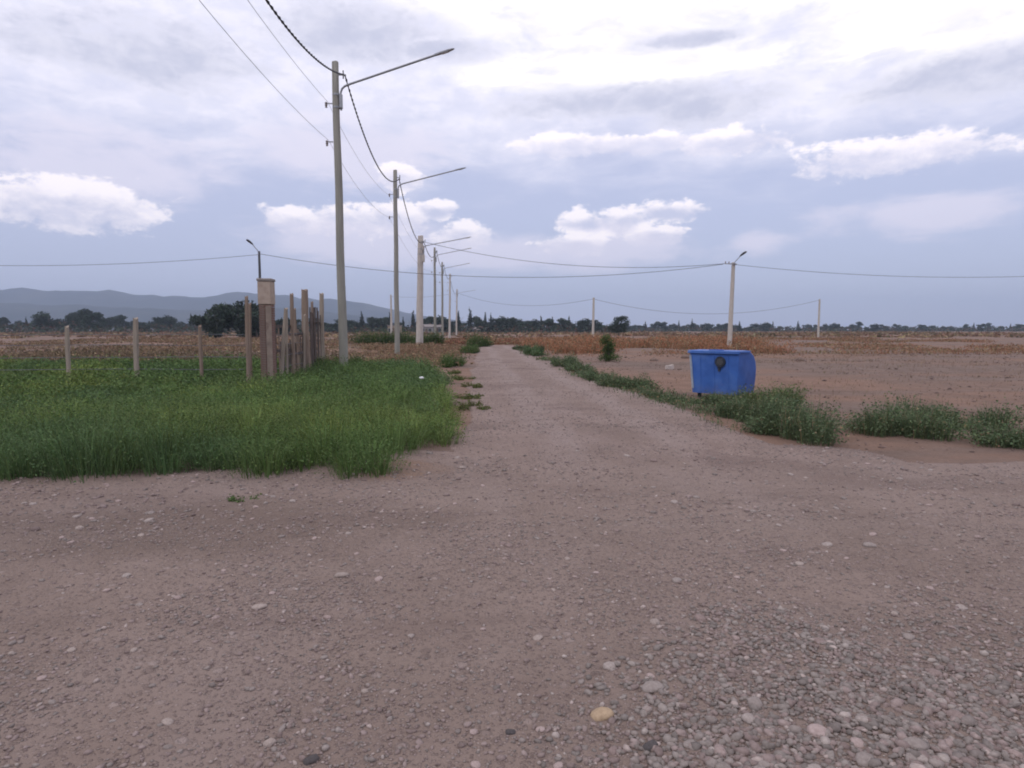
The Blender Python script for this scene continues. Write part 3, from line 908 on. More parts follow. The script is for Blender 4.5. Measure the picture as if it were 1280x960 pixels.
def trunk_mesh(name, h, r, limbs):
    mb = MB()
    mb.tube([(0, 0, -.2), (.03 * h, .01 * h, h * .4), (-.01 * h, .02 * h, h * .75), (0, 0, h)], [r * 1.2, r, r * .7, r * .25], 7)
    for k in range(limbs):
        a = 6.28 * k / limbs + random.random(); z = h * random.uniform(.35, .7); l = h * random.uniform(.2, .34)
        mb.tube([(0, 0, z), (math.cos(a) * l * .5, math.sin(a) * l * .5, z + l * .4), (math.cos(a) * l, math.sin(a) * l, z + l * .9)], [r * .5, r * .35, r * .12], 5)
    return mb.mesh(name, M['bark'], 60)


TREE = np.array([.042, .058, .042])
def broad(h, wd, k=9, n=700, size=.80, tone=1.0, low=.10):
    bl = []
    for i in range(k):
        a = random.uniform(0, 6.28); q = random.random() ** .6
        bl.append((math.cos(a) * wd * .5 * q, math.sin(a) * wd * .5 * q, h * random.uniform(low, .82), wd * random.uniform(.18, .34), wd * random.uniform(.18, .34), h * random.uniform(.10, .2)))
    return crown_mesh('crown', bl, n, size, TREE * tone), trunk_mesh('trunk', h * .75, h * .028, 5)


def column(h, wd, n=900, size=.7, tone=.85):
    bl = [(random.uniform(-.1, .1) * wd, random.uniform(-.1, .1) * wd, h * (.14 + .78 * i / 6), wd * .5 * (1 - .75 * (i / 6) ** 2) * random.uniform(.8, 1.15), wd * .5 * (1 - .75 * (i / 6) ** 2), h * .11) for i in range(7)]
    return crown_mesh('crown', bl, n, size, TREE * tone), trunk_mesh('trunk', h * .8, h * .02, 3)


def cone(h, wd, n=1100, size=.7, tone=.8):
    bl = [(random.uniform(-.06, .06) * wd, 0, h * (.14 + .8 * i / 6), wd * .5 * (1 - .88 * i / 6), wd * .5 * (1 - .88 * i / 6), h * .1) for i in range(7)]
    return crown_mesh('crown', bl, n, size, TREE * tone), trunk_mesh('trunk', h * .85, h * .02, 3)


def tree(name, meshes, x, y, s=1.0, rz=0.0, label=None, group=None, cat='tree', sz=1.0):
    t = empty(name, (x, y, float(hgt(x, y)) - .05), rz)
    t.scale = (s, s, s * sz)
    link('crown', meshes[0], None, t); link('trunk', meshes[1], None, t)
    return tag(t, label, cat, group)


# the upright bush at the right of the road, and the loose tree behind it
ub = empty('upright_bush', (6.55, 31.8, float(hgt(6.55, 31.8)) - .03))
bl = [(random.gauss(0, .10), random.gauss(0, .10), .2 + 1.0 * i / 13, random.uniform(.22, .36), random.uniform(.2, .34), .24) for i in range(14)] + [(.25, 0, .22, .45, .4, .22), (-.28, .1, .2, .3, .3, .2)]
link('crown', crown_mesh('crown', bl, 2800, .075, GREEN * .62), None, ub)
link('trunk', trunk_mesh('trunk', 1.05, .035, 6), None, ub)
tag(ub, 'dark upright bush standing alone in the dry grass right of the road', 'bush')

bt = [(0, 0, 5.6, 1.9, 1.8, 1.2), (1.6, .2, 6.2, 1.6, 1.6, 1.0), (2.7, 0, 4.9, 1.3, 1.3, 1.0), (-1.2, 0, 4.2, 1.5, 1.5, 1.1), (.9, .3, 3.6, 2.2, 2.0, 1.1), (-.3, 0, 2.3, 2.1, 1.8, .9), (-2.6, 0, 3.0, 1.2, 1.2, .9), (1.9, .1, 2.2, 1.2, 1.2, .8)]
t = empty('leafy_tree', (33.2, 150.0, float(hgt(31, 144)) - .1))
link('crown', crown_mesh('crown', bt, 2600, .42, TREE * np.array([1.25, 1.25, 1.3])), None, t)
link('trunk', trunk_mesh('trunk', 5.0, .22, 6), None, t)
t.scale = (.72, .72, .70)
tag(t, 'bushy rounded tree rising above the tree line right of the short pole', 'tree')

V_broad = [broad(8.5, 8.5, 13, 1900), broad(7.5, 9.5, 14, 1900), broad(9.5, 7.5, 13, 1700), broad(6.5, 8.0, 12, 1600, tone=1.25), broad(8, 10, 15, 2000, tone=.85)]
V_col = [column(11, 2.4), column(10, 2.0), column(12, 2.8)]
V_con = [cone(11, 5.0), cone(9, 4.0)]

# trees one can pick out: world x, y, mesh, scale, label
PXY = lambda p, d: ((p - 597) * d / 800.0, d * (1 - .0536 * (p - 640) / 800))
for (p, d, mesh, s, lab) in (
        (453, 300, V_con[0], .95, 'pointed conifer on the skyline between the first two light poles'),
        (476, 290, V_broad[1], 1.10, 'wide dome shaped tree on the skyline left of the second light pole'),
        (517, 310, V_col[2], .95, 'tall narrow poplar on the skyline between second and third poles'),
        (607, 330, V_col[0], .98, 'left one of two narrow poplars above the end of the road'),
        (614, 332, V_col[1], 1.02, 'right one of two narrow poplars above the end of the road'),
        (628, 280, V_broad[4], .95, 'large rounded tree on the skyline just right of the two poplars'),
        (640, 290, V_broad[2], .82, 'rounded tree touching the right side of the large skyline tree'),
        (676, 340, V_col[2], .78, 'dark narrow tree rising from the skyline right of the road end'),
        (690, 345, V_con[1], .95, 'blunt conifer on the skyline left of the short pole'),
        (711, 345, V_con[1], 1.0, 'pointed tree on the skyline nearest the short pole'),
        (806, 520, V_con[1], .95, 'small pointed tree low on the skyline right of the bushy tree'),
        (864, 520, V_con[0], .95, 'pointed tree on the skyline just left of the container pole'),
        (923, 480, V_con[1], .9, 'dark conifer just right of the pole behind the container')):
    x, y = PXY(p, d)
    tree('skyline_tree', mesh, x, y, s, random.uniform(0, 6), lab, 'trees that stand out on the skyline')

SEG = [(320, 'dark horizon tree in the row left of the brick pillar', 'horizon trees left of the pillar'), (432, 'dark horizon tree seen behind the wooden posts and gate', 'horizon trees behind the fence'),
       (498, 'dark horizon tree between the nearest and the second light pole', 'horizon trees between the first two poles'), (570, 'dark horizon tree behind the cluster of farther light poles', 'horizon trees behind the far poles'),
       (650, 'dark horizon tree above the end of the gravel road', 'horizon trees above the road end'), (742, 'dark horizon tree between the road end and the short pole', 'horizon trees left of the short pole'),
       (780, 'dark horizon tree close behind the bushy rounded tree', 'horizon trees by the bushy tree'), (912, 'small far horizon tree between bushy tree and container pole', 'horizon trees left of the container pole'),
       (9999, 'small far horizon tree right of the container pole', 'horizon trees right of the container pole')]
p = -120
while p < 1400:
    if p < 780:
        d = random.uniform(270, 360); mesh = random.choice(V_broad + V_broad + V_broad + V_col + V_con[1:])
        s = random.uniform(.55, 1.0) * (1.0 if p > 300 else 1.35)
        if 545 < p < 780: s *= 1.05
        if 700 < p < 780: s *= .8
        step = random.uniform(5.5, 9.5) * (1.0 if p > 310 else 1.9)
    else:
        d = random.uniform(500, 640); mesh = random.choice(V_broad + V_broad + V_col[:1] + V_con[1:]); s = random.uniform(.62, 1.05); step = random.uniform(4.5, 7.5) * (1.0 if p < 965 else 1.9)
    x, y = PXY(p, d)
    for lim, lab, grp in SEG:
        if p < lim: break
    tree('horizon_tree', mesh, x, y, s, random.uniform(0, 6), lab, grp)
    p += step
# a closer dark clump at the far left, behind the fence
for (p, d, s, lab) in ((322, 120, .72, 'dark tree behind the fence at the foot of the brick pillar'), (300, 128, .95, 'tall dark tree behind the fence left of the brick pillar'), (270, 120, .85, 'broad dark tree second to the left of the brick pillar'), (362, 170, .62, 'dark tree seen between the fence posts right of the pillar')):
    x, y = PXY(p, d)
    tree('field_tree', V_broad[0] if d < 125 else V_broad[4], x, y, s, random.uniform(0, 6), lab, 'dark trees behind the fence')
# undergrowth at the foot of the tree rows
n = 20000
pp = rng.uniform(-150, 1420, n); dd = np.where(pp < 780, rng.uniform(255, 330, n), rng.uniform(470, 620, n))
ux, uy = (pp - 597) * dd / 800, dd
uz = rng.random(n) ** 1.5 * 3.8 * (.4 + fbm(ux * .05, uy * .05, 83, 3))
us = leaves(np.stack([ux, uy, uz], 1), rng.uniform(.7, 1.5, n) * np.where(pp < 780, 1, 1.6), vary(np.where((rng.random(n) < .35)[:, None], np.array([.10, .065, .05]), TREE * 1.15), n, .3), .5)
tag(link('undergrowth', tri_mesh('undergrowth', *us), M['farleaf']), 'dark undergrowth at the foot of the horizon trees', 'undergrowth', kind='stuff')

# ================================================================== street light poles
POLE_X = -4.94


def insulator(parent, x, z, side):
    o = MB().box((x + side * .10, 0, z), (.20, .035, .035)).build('bracket', M['steel'], parent)
    c = (x + side * .22, 0, z - .05)
    MB().tube([(c[0], 0, c[2] + .10), (c[0], 0, c[2] + .06), (c[0], 0, c[2] + .03), (c[0], 0, c[2]), (c[0], 0, c[2] - .05), (c[0], 0, c[2] - .09)], [.025, .05, .03, .052, .03, .045], 10).build('insulator', M['ceramic'], o, 50)
    return o


def light_pole(y, height, r0, r1, label, mat='pole_grey', x=POLE_X, lean=(0, 0), arm=True, boxy=False, ins=True, arm_len=1.0):
    t = empty('street_light', (x, y, float(hgt(x, y))))
    t.rotation_euler = (R(lean[1]), R(lean[0]), 0)
    pts = [(0, 0, -.3)] + [(0.012 * math.sin(k * 1.3), 0, height * k / 10) for k in range(0, 11)]
    rad = [r0] + [r0 + (r1 - r0) * k / 10 for k in range(0, 11)]
    pts.append((0, 0, height + .02)); rad.append(r1 * .7)
    MB().tube(pts, rad, 14).build('pole', M[mat], t, 60)
    zt = height
    # cable clamp on the road side
    MB().box((r1 + .07, 0, zt - .42), (.18, .05, .05)).build('clamp_arm', M['steel'], t)
    MB().tube([(r1 + .16, 0, zt - .56), (r1 + .16, 0, zt - .28)], .022, 8).build('cable_clamp', M['dark_metal'], t, 50)
    if arm:
        s = r1 + .055
        a = arm_len
        path = [(s, 0, zt - 1.65), (s, 0, zt - 1.3), (s, 0, zt - 1.05), (s + .05, -.02, zt - .92), (s + .16, -.06, zt - .84), (s + .34, -.12, zt - .79)]
        end = Vector((s + .34 + 3.15 * a, -.12 - 1.35 * a, zt - .79 + .50 * a))
        for k in range(1, 7): path.append(tuple(Vector(path[5]).lerp(end, k / 6)))
        ao = MB().tube(path, .036, 8).build('lamp_arm', M['steel'], t, 50)
        d = (end - Vector(path[5])).normalized(); up = Vector((0, 0, 1)); sd = d.cross(up).normalized(); up = sd.cross(d)
        rings = []
        for (l, w_, h_) in ((-.05, .042, .04), (.06, .055, .042), (.20, .07, .04), (.48, .07, .032), (.62, .05, .024), (.68, .02, .012)):
            c = end + d * l
            rings.append([c + sd * w_ + up * h_ * .4, c + sd * w_ * .6 + up * h_, c - sd * w_ * .6 + up * h_, c - sd * w_ + up * h_ * .4, c - sd * w_ - up * h_ * .5, c + sd * w_ - up * h_ * .5])
        lh = MB().loft(rings).build('lamp_head', M['steel'], ao, 35)
        rot = Matrix((d, sd, up)).transposed()
        MB().box(end + d * .34 - up * .032, (.26, .10, .02), rot).build('lens', M['lens'], lh)
        for z in (zt - 1.56, zt - 1.12):
            MB().tube([(0, 0, z - .03), (0, 0, z + .03)], r1 + (r0 - r1) * (height - z) / height + .012, 14).build('band', M['steel'], t, 50)
        MB().box((s, 0, zt - 1.34), (.10, .16, .50)).build('arm_plate', M['steel'], t, bevel=.008)
    if ins:
        insulator(t, -r1 - .02, zt - 1.42, -1); insulator(t, -r1 - .03, zt - 2.75, -1)
    if boxy:
        MB().box((.24, -.03, zt - 1.9), (.26, .32, .62)).build('junction_box', M['concrete'], t, bevel=.015)
        MB().box((.20, -.03, zt - 1.0), (.20, .26, .40)).build('junction_box', M['concrete'], t, bevel=.015)
        MB().tube([(.24, -.05, zt - 2.2), (.22, -.05, zt - 3.2), (.20, -.04, zt - 4.2)], .02, 6).build('conduit', M['dark_metal'], t, 50)
    return tag(t, label, 'street light', 'street lights along the left of the road')


poles = [  # y, height, base radius, top radius
    (4.2, 11.1, .16, .115), (23.9, 11.05, .165, .115), (39.7, 11.05, .165, .115), (56.5, 9.55, .33, .23), (75.0, 11.05, .165, .12), (91.0, 11.0, .165, .12), (111.0, 11.0, .19, .14), (150.0, 10.9, .19, .15)]
labs = ['street light pole beside the camera, carrying the cable out of view', 'tall weathered street light pole nearest the camera, rising from the green weeds', 'second street light pole from the camera, grey with a long thin lamp arm',
        'thick pale concrete pole, third in the street light row, with junction boxes', 'thin dark pole just right of the thick concrete pole, with brackets on its left', 'fifth street light pole in the row, slim and dark', 'sixth street light pole, leaning slightly beside the farthest one', 'farthest pale pole at the right end of the street light row']
for i, (y, h, r0, r1) in enumerate(poles):
    light_pole(y, h, r0, r1, labs[i], mat='concrete' if i in (3, 6, 7) else 'pole_grey', x=POLE_X + (-.15 if i == 3 else 0.1 if i == 6 else 0), lean=((0, 0), (-.35, 0), (.2, 0), (1.3, 0), (.3, 0), (.2, 0), (1.0, 0), (1.2, 0))[i], boxy=(i == 3), arm=(i not in (6,)), ins=(i != 3), arm_len=1.0 if i != 5 else .9)


def sag_path(a, b, sag, n=26):
    a = Vector(a); b = Vector(b); out = []
    for k in range(n + 1):
        t = k / n
        p = a.lerp(b, t); p.z -= sag * 4 * t * (1 - t)
        out.append(p)
    return out


def cable(name, path, rad, mat, label, group=None, twist=False):
    mb = MB()
    if not twist:
        mb.tube(path, rad, 6)
    else:
        dense = []
        for k in range(len(path) - 1):
            L = (path[k + 1] - path[k]).length; m = max(2, int(L / .12))
            for q in range(m): dense.append(path[k].lerp(path[k + 1], q / m))
        dense.append(path[-1])
        for ph in (0, math.pi):
            s = 0; pts = []
            for k, p in enumerate(dense):
                if k: s += (dense[k] - dense[k - 1]).length
                a = s / .55 * 6.283 + ph
                pts.append(p + Vector((math.cos(a) * rad * .72, 0, math.sin(a) * rad * .72)))
            mb.tube(pts, rad * .72, 5)
    o = mb.build(name, M[mat], None, 80)
    return tag(o, label, 'cable', group)


GW = 'overhead cables along the pole row'
def on(i, off, dzt): return Vector((POLE_X + off, poles[i][0], poles[i][1] - dzt))
path = []
SAG = [1.75, 1.35, 1.2, 1.0, .9, 1.0, 1.6]
for i in range(7):
    o1 = .27 if i != 3 else .36; o2 = .27 if i + 1 != 3 else .30
    q = sag_path(on(i, o1, .42), on(i + 1, o2, .42), SAG[i], 30)
    path += q if i == 0 else q[1:]
cable('bundled_cable', path, .026, 'cable', 'thick black twisted cable drooping from pole to pole along the road', GW, True)
for (dz_, lab) in ((1.36, 'upper thin wire on the insulators left of the street lights'), (2.69, 'lower thin wire on the insulators left of the street lights')):
    path = []
    seq = [0, 1, 2, 4, 5, 6, 7]
    for k in range(len(seq) - 1):
        i, j = seq[k], seq[k + 1]
        q = sag_path(on(i, -.36, dz_), on(j, -.36, dz_), .5 if j - i == 1 else .9, 16)
        path += q if k == 0 else q[1:]
    cable('overhead_wire', path, .006, 'wire', lab, GW)


# ================================================================== poles of the crossing lines
def cross_pole(x, y, h, r0, r1, label, lamp=0, cross=True, mat='concrete', lean=0.0):
    t = empty('utility_pole', (x, y, float(hgt(x, y))))
    t.rotation_euler = (0, R(lean), 0)
    MB().tube([(0, 0, -.3)] + [(0, 0, h * k / 6) for k in range(7)] + [(0, 0, h + .015)], [r0] + [r0 + (r1 - r0) * k / 6 for k in range(7)] + [r1 * .7], 12).build('pole', M[mat], t, 60)
    if cross:
        c = MB().box((-.28, -r1 - .04, h - .12), (.95, .07, .07)).build('crossarm', M['steel'], t, bevel=.006)
        for q in (-.70, -.42):
            MB().tube([(q, -r1 - .04, h - .08), (q, -r1 - .04, h + .0), (q, -r1 - .04, h + .05)], [.05, .035, .045], 8).build('insulator', M['ceramic'], c, 50)
    if lamp:
        s = lamp
        ao = MB().tube([(0, -r1, h - .25), (.05 * s, -r1 - .05, h + .05), (.22 * s, -r1 - .25, h + .30), (.32 * s, -r1 - .42, h + .48)], .028, 7).build('lamp_arm', M['steel'], t, 50)
        d = Vector((.45 * s, -.75, .45)).normalized(); e = Vector((.32 * s, -r1 - .42, h + .48)); sd = d.cross(Vector((0, 0, 1))).normalized(); up = sd.cross(d)
        rings = []
        for (l, w_, h_) in ((-.08, .05, .05), (.05, .12, .10), (.30, .15, .12), (.48, .12, .09), (.55, .05, .04)):
            c = e + d * l; rings.append([c + sd * w_, c + up * h_, c - sd * w_, c - up * h_ * .6])
        MB().loft(rings).build('lamp_head', M['dark_metal'], ao, 50)
    return tag(t, label, 'utility pole', 'poles of the lines crossing the road')


RP = (19.6, 49.0); FP = (19.9, 110.0)
cross_pole(RP[0], RP[1], 6.75, .19, .135, 'pale concrete pole with crossarm and small lamp behind the blue container', lamp=1, lean=1.2)
cross_pole(FP[0], FP[1], 7.0, .22, .17, 'short pale pole without lamp standing in the field behind orange grass', cross=False, lean=.6)
cross_pole(-16.3, 49.5, 7.45, .11, .085, 'slim dark lamp pole rising behind the brick pillar', lamp=-1, cross=False, mat='dark_metal')
cross_pole(-14.6, 110.0, 7.4, .20, .13, 'faint distant pole just left of the second street light', cross=False)
cross_pole(61.0, 112.0, 7.0, .2, .15, 'distant pole in the right field beyond the container', cross=False)
cross_pole(56.0, 48.0, 6.8, .19, .14, 'next pole of the near crossing line, far out to the right', lamp=1)
cross_pole(-52.0, 50.0, 7.4, .12, .09, 'slim pole of the near crossing line, far out to the left', lamp=-1, cross=False, mat='dark_metal')
GC = 'cables crossing the road'
p3 = Vector((POLE_X + .05, 56.3, 9.2))
cable('crossing_cable', sag_path(p3, (RP[0] - .6, RP[1] - .18, 6.65), 1.05), .017, 'cable', 'dark cable swooping from the thick concrete pole to the container pole', GC)
cable('crossing_cable', sag_path((-16.3, 49.4, 7.25), (RP[0] - .75, RP[1] - .18, 6.6), 1.35, 34), .017, 'cable', 'long nearly level cable from the slim lamp pole to the container pole', GC)
cable('crossing_cable', sag_path((RP[0] + .1, RP[1] - .1, 6.6), (55.3, 47.8, 6.6), .95), .014, 'cable', 'cable leaving the container pole to the right', GC)
cable('crossing_cable', sag_path((-52, 49.9, 7.2), (-16.3, 49.5, 7.2), .9), .014, 'cable', 'cable leaving the slim lamp pole to the left', GC)
cable('crossing_cable', sag_path((POLE_X, 149.8, 10.2), (FP[0], FP[1], 6.85), 2.0), .022, 'cable', 'sagging far cable from the last street light to the short pole', GC)
cable('crossing_cable', sag_path((FP[0], FP[1], 6.85), (61.0, 112.0, 6.85), 2.5), .022, 'cable', 'deeply sagging far cable right of the short pole', GC)
cable('crossing_cable', sag_path((-14.6, 110, 7.2), (POLE_X, 111, 7.6), .3), .016, 'wire', 'faint far cable from the distant left pole to the street lights', GC)

# ================================================================== fence, gate and pillar at the left
def rough_post(name, x, y, h, r, mat, parent, lean=(0, 0), base=None):
    mb = MB(); n = 7; rings = []
    for k in range(6):
        t = k / 5
        rr = r * (1.08 - .2 * t)
        rings.append([(lean[0] * t * h + math.cos(6.283 * j / n) * rr * (1 + .16 * math.sin(j * 2.1 + k * 1.7)), lean[1] * t * h + math.sin(6.283 * j / n) * rr * (1 + .16 * math.cos(j * 1.3 + k)), -.25 + (h + .25) * t + (.04 * math.sin(j * 1.9) if k == 5 else 0)) for j in range(n)])
    mb.loft(rings)
    return mb.build(name, M[mat], parent, 50, loc=(x, y, float(hgt(x, y)) if base is None else base))


fence = empty('post_fence', (-6.0, 19.0, 0))
FX, FY = -6.0, 19.0
# posts relative to the fence origin
posts = [(-.55, -.2, 2.35, .045, 'wood', (.02, 0)), (.02, .25, 2.0, .04, 'wood', (-.02, 0)), (.0, 1.45, 2.15, .042, 'wood_pale', (.02, 0)), (-.05, 2.85, 2.3, .045, 'wood', (-.02, 0)), (.05, 3.25, 2.1, .04, 'wood_pale', (.03, 0)), (.0, 4.75, 2.6, .05, 'wood', (.0, 0)), (.06, 6.2, 2.35, .05, 'wood', (-.02, 0)), (-.30, -1.1, 2.5, .05, 'wood', (.01, 0)), (.08, -.1, 2.55, .055, 'wood_pale', (-.05, 0)), (-.02, .8, 2.25, .06, 'wood_pale', (.10, .02)), (0, 2.2, 2.75, .065, 'wood', (0, 0)), (.02, 3.8, 2.98, .125, 'wood', (-.01, 0)), (-.35, 3.6, 2.0, .08, 'wood_pale', (0, 0)), (.08, 5.75, 2.95, .09, 'wood_pale', (.01, 0))]
for q in posts: rough_post('post', q[0], q[1], q[2], q[3], q[4], fence, q[5], base=float(hgt(FX + q[0], FY + q[1])))
for k in range(9):
    h_ = random.uniform(1.5, 2.0)
    rough_post('post', -2.0 - 1.9 * k, .12 * math.sin(k), h_, random.uniform(.05, .08), random.choice(('wood', 'wood_pale')), fence, (random.uniform(-.05, .05), 0), base=float(hgt(FX - 2 - 1.9 * k, FY)))
for z in (.45, .8, 1.15, 1.45):
    MB().tube([(.05, -.1, z), (.0, .8, z - .02), (0, 2.2, z + .02), (0, 3.8, z), (.06, 5.75, z + .02)], .009, 5).build('strand', M['wire'], fence)
    MB().tube([(-.7, 0, z)] + [(-2.0 - 1.9 * k, .12 * math.sin(k), z + random.uniform(-.02, .02)) for k in range(9)], .009, 5).build('strand', M['wire'], fence)
for (y0_, y1_, z_) in ((.3, 2.2, .95), (2.2, 3.8, .80), (2.2, 3.8, 1.45), (.3, 2.2, 1.7)):
    MB().box((-.075, (y0_ + y1_) / 2, z_), (.03, y1_ - y0_ + .1, .09), Matrix.Rotation(random.uniform(-.03, .03), 3, 'X')).build('rail', M['wood_dark'], fence)
for k in range(17):
    y_ = .35 + k * .24 + random.uniform(-.06, .06); hb_ = random.uniform(1.0, 1.75)
    MB().box((-.11, y_, hb_ / 2 + .02), (.022, random.uniform(.07, .14), hb_), Matrix.Rotation(random.uniform(-.06, .06), 3, 'X')).build('board', M['wood_dark' if k % 3 else 'wood'], fence)
tag(fence, 'rough wooden post fence strung with wire behind the green weeds', 'fence')

gate = empty('board_gate', (-5.95, 23.1, float(hgt(-5.95, 23.1))))
for k in range(11):
    rough = random.uniform(-.15, .2)
    MB().box((random.uniform(-.03, .03), .12 + k * .17, 1.12 + rough / 2), (.028, random.uniform(.055, .10), 2.25 + rough), Matrix.Rotation(random.uniform(-.02, .02), 3, 'X')).build('board', M['wood_dark'], gate)
for z in (.5, 1.85):
    MB().box((-.045, 1.0, z), (.05, 2.0, .08)).build('rail', M['wood_dark'], gate)
tag(gate, 'dark slatted gate of narrow upright boards at the fence end', 'gate')

pil = empty('brick_pillar', (-5.88, 18.35, float(hgt(-5.88, 18.35))))
W_ = .34
nrow = 34
bh = 2.30 / nrow
core = MB().box((0, 0, 1.1), (W_ - .05, W_ - .05, 2.2)).build('core', M['cap'], pil)
bm_ = MB().box((0, 0, 0), (W_ * .5 - .008, W_ * .5 - .006, bh - .012)).mesh('brick', M['brick'])
for r_ in range(nrow):
    for (sx, sy) in ((-1, -1), (1, -1), (-1, 1), (1, 1)):
        o = link('brick', bm_, None, pil, (sx * W_ * .25 + random.uniform(-.006, .006), sy * W_ * .25 + random.uniform(-.006, .006), bh * (r_ + .5)))
MB().box((0, 0, 2.30 + .32), (W_ + .03, W_ + .03, .64)).build('plaster_head', M['plaster'], pil, bevel=.02)
MB().box((.10, -W_ / 2 - .016, 1.13), (W_ * .46, .025, 2.26)).build('plaster_strip', M['plaster_worn'], pil, bevel=.006)
MB().box((0, 0, 2.98), (W_ + .06, W_ + .06, .08)).build('cap', M['cap'], pil, bevel=.015)
tag(pil, 'square brick pillar with plastered head at the left end of the fence', 'pillar')

# ================================================================== blue waste container
bx_, by_ = 5.78, 14.75
binr = empty('waste_container', (bx_, by_, float(gz(bx_, by_)) + .01), R(-47))
HW = .60


def profile(t):
    """side outline (depth, height); t tapers the ends of the loft"""
    return [(-.46, .115), (-.50, .55), (-.53, 1.00), (-.53, 1.08), (-.10, 1.09), (.12, 1.07), (.28, .99), (.40, .86), (.47, .68), (.48, .50), (.44, .115)]


rings = []
for (x, s) in ((-1.0, .965), (-.985, .99), (-.94, 1.0), (-.5, 1.0), (0, 1.0), (.5, 1.0), (.94, 1.0), (.985, .99), (1.0, .965)):
    ring = []
    for (d, z) in profile(0):
        tp = .92 + .08 * (z - .115) / .95
        ring.append((x * HW * tp, d * s, .62 + (z - .62) * s))
    rings.append(ring)
body = MB().loft(rings).build('body', M['blue'], binr, 35)
# flange round the mouth, stiffening ribs, front handle bar
MB().box((0, -.545, 1.075), (1.26, .07, .075)).build('rim', M['blue'], binr, bevel=.012)
for sx in (-1, 1):
    MB().box((sx * .615, -.28, 1.085), (.05, .54, .06)).build('side_rim', M['blue'], binr, bevel=.012)
lid = MB()
rings = []
for x in (-.585, .585):
    rings.append([(x, -.50, 1.105), (x, -.10, 1.122), (x, .13, 1.10), (x, .13, 1.082), (x, -.10, 1.102), (x, -.50, 1.085)])
lid.loft(rings)
lo = lid.build('lid', M['blue'], binr, 30)
MB().tube([(-.18, -.40, 1.105), (-.18, -.40, 1.125), (.18, -.40, 1.125), (.18, -.40, 1.105)], .012, 8).build('handle', M['blue'], lo, 60)
for x in (-.34, 0, .34):
    MB().loft([[(x - .022, -.43, .15), (x + .022, -.43, .15), (x + .022, -.472, .15), (x - .022, -.472, .15)], [(x - .022, -.50, .98), (x + .022, -.50, .98), (x + .022, -.545, .98), (x - .022, -.545, .98)]]).build('rib', M['blue'], binr)
M['pale_edge'] = material('worn_edge', (.25, .29, .36), (.38, .42, .48), 12, .6)
MB().loft([[(-.545, -.45, .22), (-.50, -.45, .22), (-.50, -.49, .22), (-.545, -.49, .22)], [(-.60, -.50, 1.0), (-.55, -.50, 1.0), (-.55, -.545, 1.0), (-.60, -.545, 1.0)]]).build('corner_guard', M['pale_edge'], binr)
# dark round sticker with a run below it
e_ = MB()
e_.tube([(.17, -.520, .86), (.17, -.553, .862)], .125, 24)
emb = e_.build('emblem', M['emblem'], binr, 50)
MB().tube([(.17, -.548, .862), (.17, -.560, .862)], .075, 20).build('emblem_centre', M['dark_metal'], emb, 50)
MB().loft([[(.10, -.515, .78), (.20, -.515, .78), (.20, -.545, .78), (.10, -.545, .78)], [(.12, -.50, .64), (.16, -.50, .64), (.16, -.532, .64), (.12, -.532, .64)]]).build('emblem_stain', M['emblem'], emb)
for (sx, sy) in ((-1, -1), (1, -1), (-1, 1), (1, 1)):
    x, y = sx * .42, sy * .34
    cf = MB().box((x, y, .112), (.09, .09, .02)).box((x - .034, y, .078), (.008, .05, .07)).box((x + .034, y, .078), (.008, .05, .07)).build('caster', M['dark_metal'], binr)
    MB().tube([(x - .025, y, .055), (x - .012, y, .055), (x + .012, y, .055), (x + .025, y, .055)], [.048, .056, .056, .048], 16).build('wheel', M['tyre'], cf, 50)
tag(binr, 'large blue plastic waste container on casters with a dark round sticker', 'container')

# ================================================================== small things
def crumple(name, x, y, z, s, mat, label, cat, sq=(1, .8, .5), seed=1):
    P = IV2 * (1 + .55 * (fbm(IV2[:, 0] * 2.1 + seed * 3, IV2[:, 1] * 2.1 + IV2[:, 2] * 1.7, 200 + seed, 3) - .5))[:, None] * np.array(sq) * s
    return tag(link(name, tri_mesh(name, P, IT2), mat, loc=(x, y, z)), label, cat)


crumple('plastic_scrap', -1.37, 15.7, float(hgt(-1.37, 15.7)) + .42, .062, M['paper'], 'white scrap of litter caught on the green weeds', 'litter', (1.0, .6, .5), 3)
b_ = empty('broken_block', (7.55, 24.8, float(hgt(7.55, 24.8))), .3)
MB().box((0, 0, .075), (.30, .2, .16), Matrix.Rotation(.08, 3, 'Y')).build('block', M['box'], b_, bevel=.015)
MB().box((.06, -.02, .165), (.16, .15, .04), Matrix.Rotation(-.2, 3, 'Y')).build('chip', M['box'], b_, bevel=.01)
tag(b_, 'pale broken block lying on the bare soil left of the container', 'block')
M['clod'] = material('earth_clod', (.13, .09, .075), (.20, .145, .12), 14, .98, .6, 40)
cl = [(9.5, 27.0, .15), (10.6, 26.6, .12), (12.0, 29.5, .2), (9.2, 33, .2), (11.4, 34.5, .22), (13.4, 33.0, .2), (15.5, 30.0, .2)]
for i, (x, y, s) in enumerate(cl):
    crumple('earth_clod', x, y, float(hgt(x, y)) + s * .12, s, M['clod'], 'clod of earth on the bare soil right of the road', 'clod', (1.2, .9, .75), 20 + i)['group'] = 'clods on the bare soil'

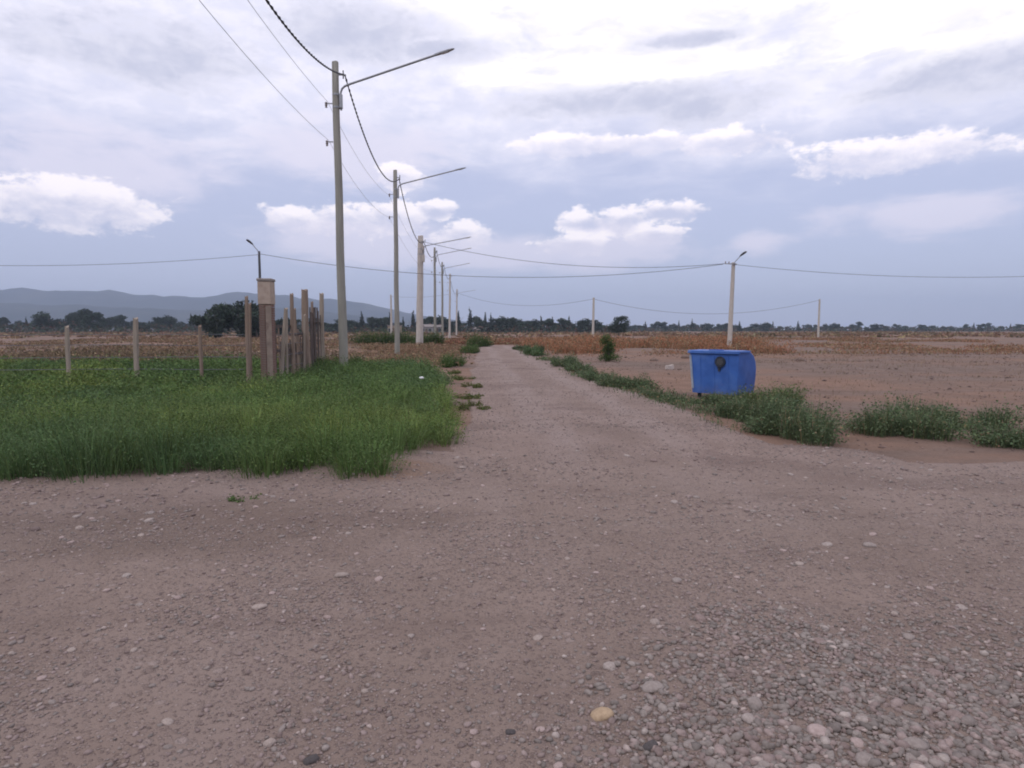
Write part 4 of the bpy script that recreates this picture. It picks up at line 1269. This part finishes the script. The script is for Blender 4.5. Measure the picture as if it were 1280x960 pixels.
# ================================================================== far houses
def house(x, y, wd, dp, h, roof_h, label, wall, flat=False, rz=0):
    t = empty('house', (x, y, float(hgt(x, y)) - .05), rz)
    MB().box((0, 0, h / 2), (wd, dp, h)).build('wall', M[wall], t)
    if flat:
        MB().box((0, 0, h + .12), (wd + .3, dp + .3, .24)).build('roof', M['house_roof'], t)
    else:
        e = .35
        rf = MB().loft([[(-wd / 2 - e, -dp / 2 - e, h - .05), (-wd / 2 - e, dp / 2 + e, h - .05), (-wd / 2 - e, 0, h + roof_h)], [(wd / 2 + e, -dp / 2 - e, h - .05), (wd / 2 + e, dp / 2 + e, h - .05), (wd / 2 + e, 0, h + roof_h)]]).build('roof', M['house_roof'], t)
        MB().box((wd * .25, dp * .2, h + roof_h * .9), (.5, .5, 1.0)).build('chimney', M['brick'], rf)
    for k in (-1, 1):
        wn = MB().box((k * wd * .28, -dp / 2 - .02, h * .55), (1.3, .08, 1.2)).build('window', M['house_white'], t)
        MB().box((k * wd * .28, -dp / 2 - .065, h * .55), (1.1, .02, 1.0)).build('pane', M['glass'], wn)
    MB().box((0, -dp / 2 - .02, 1.05), (1.0, .08, 2.1)).build('door', M['door'], t)
    return tag(t, label, 'house', 'small houses below the tree line')


house(*PXY(534, 262), 5.0, 5, 2.8, 1.0, 'small white house on the horizon between third and fourth poles', 'house_white')
house(*PXY(547.5, 266), 3.6, 4.5, 2.7, .9, 'small white house on the horizon just right of the fourth pole', 'house_white')
house(*PXY(494, 180), 3.4, 4, 2.6, 0, 'small cream flat-roofed house on the horizon behind the second pole', 'house_wall', True)
house(*PXY(606, 285), 9.0, 5, 1.6, 1.3, 'long low pale-roofed shed on the horizon above the road end', 'house_wall')

# ================================================================== air
hz = MB().box((0, 2000, 119), (9600, 5700, 244)).build('haze', None)
hm = bpy.data.materials.new('haze'); hm.use_nodes = True
hm.node_tree.nodes.clear()
h_ = NT(hm.node_tree)
pv = h_.n('ShaderNodeVolumePrincipled')
pv.inputs['Color'].default_value = (.66, .78, 1.0, 1)
pv.inputs['Density'].default_value = .00025
pv.inputs['Anisotropy'].default_value = 0.0
ho = h_.n('ShaderNodeOutputMaterial')
hm.node_tree.links.new(pv.outputs[0], ho.inputs['Volume'])
hz.data.materials.append(hm)
tag(hz, kind='stuff')
# the ground, hills and everything else lie inside the air box
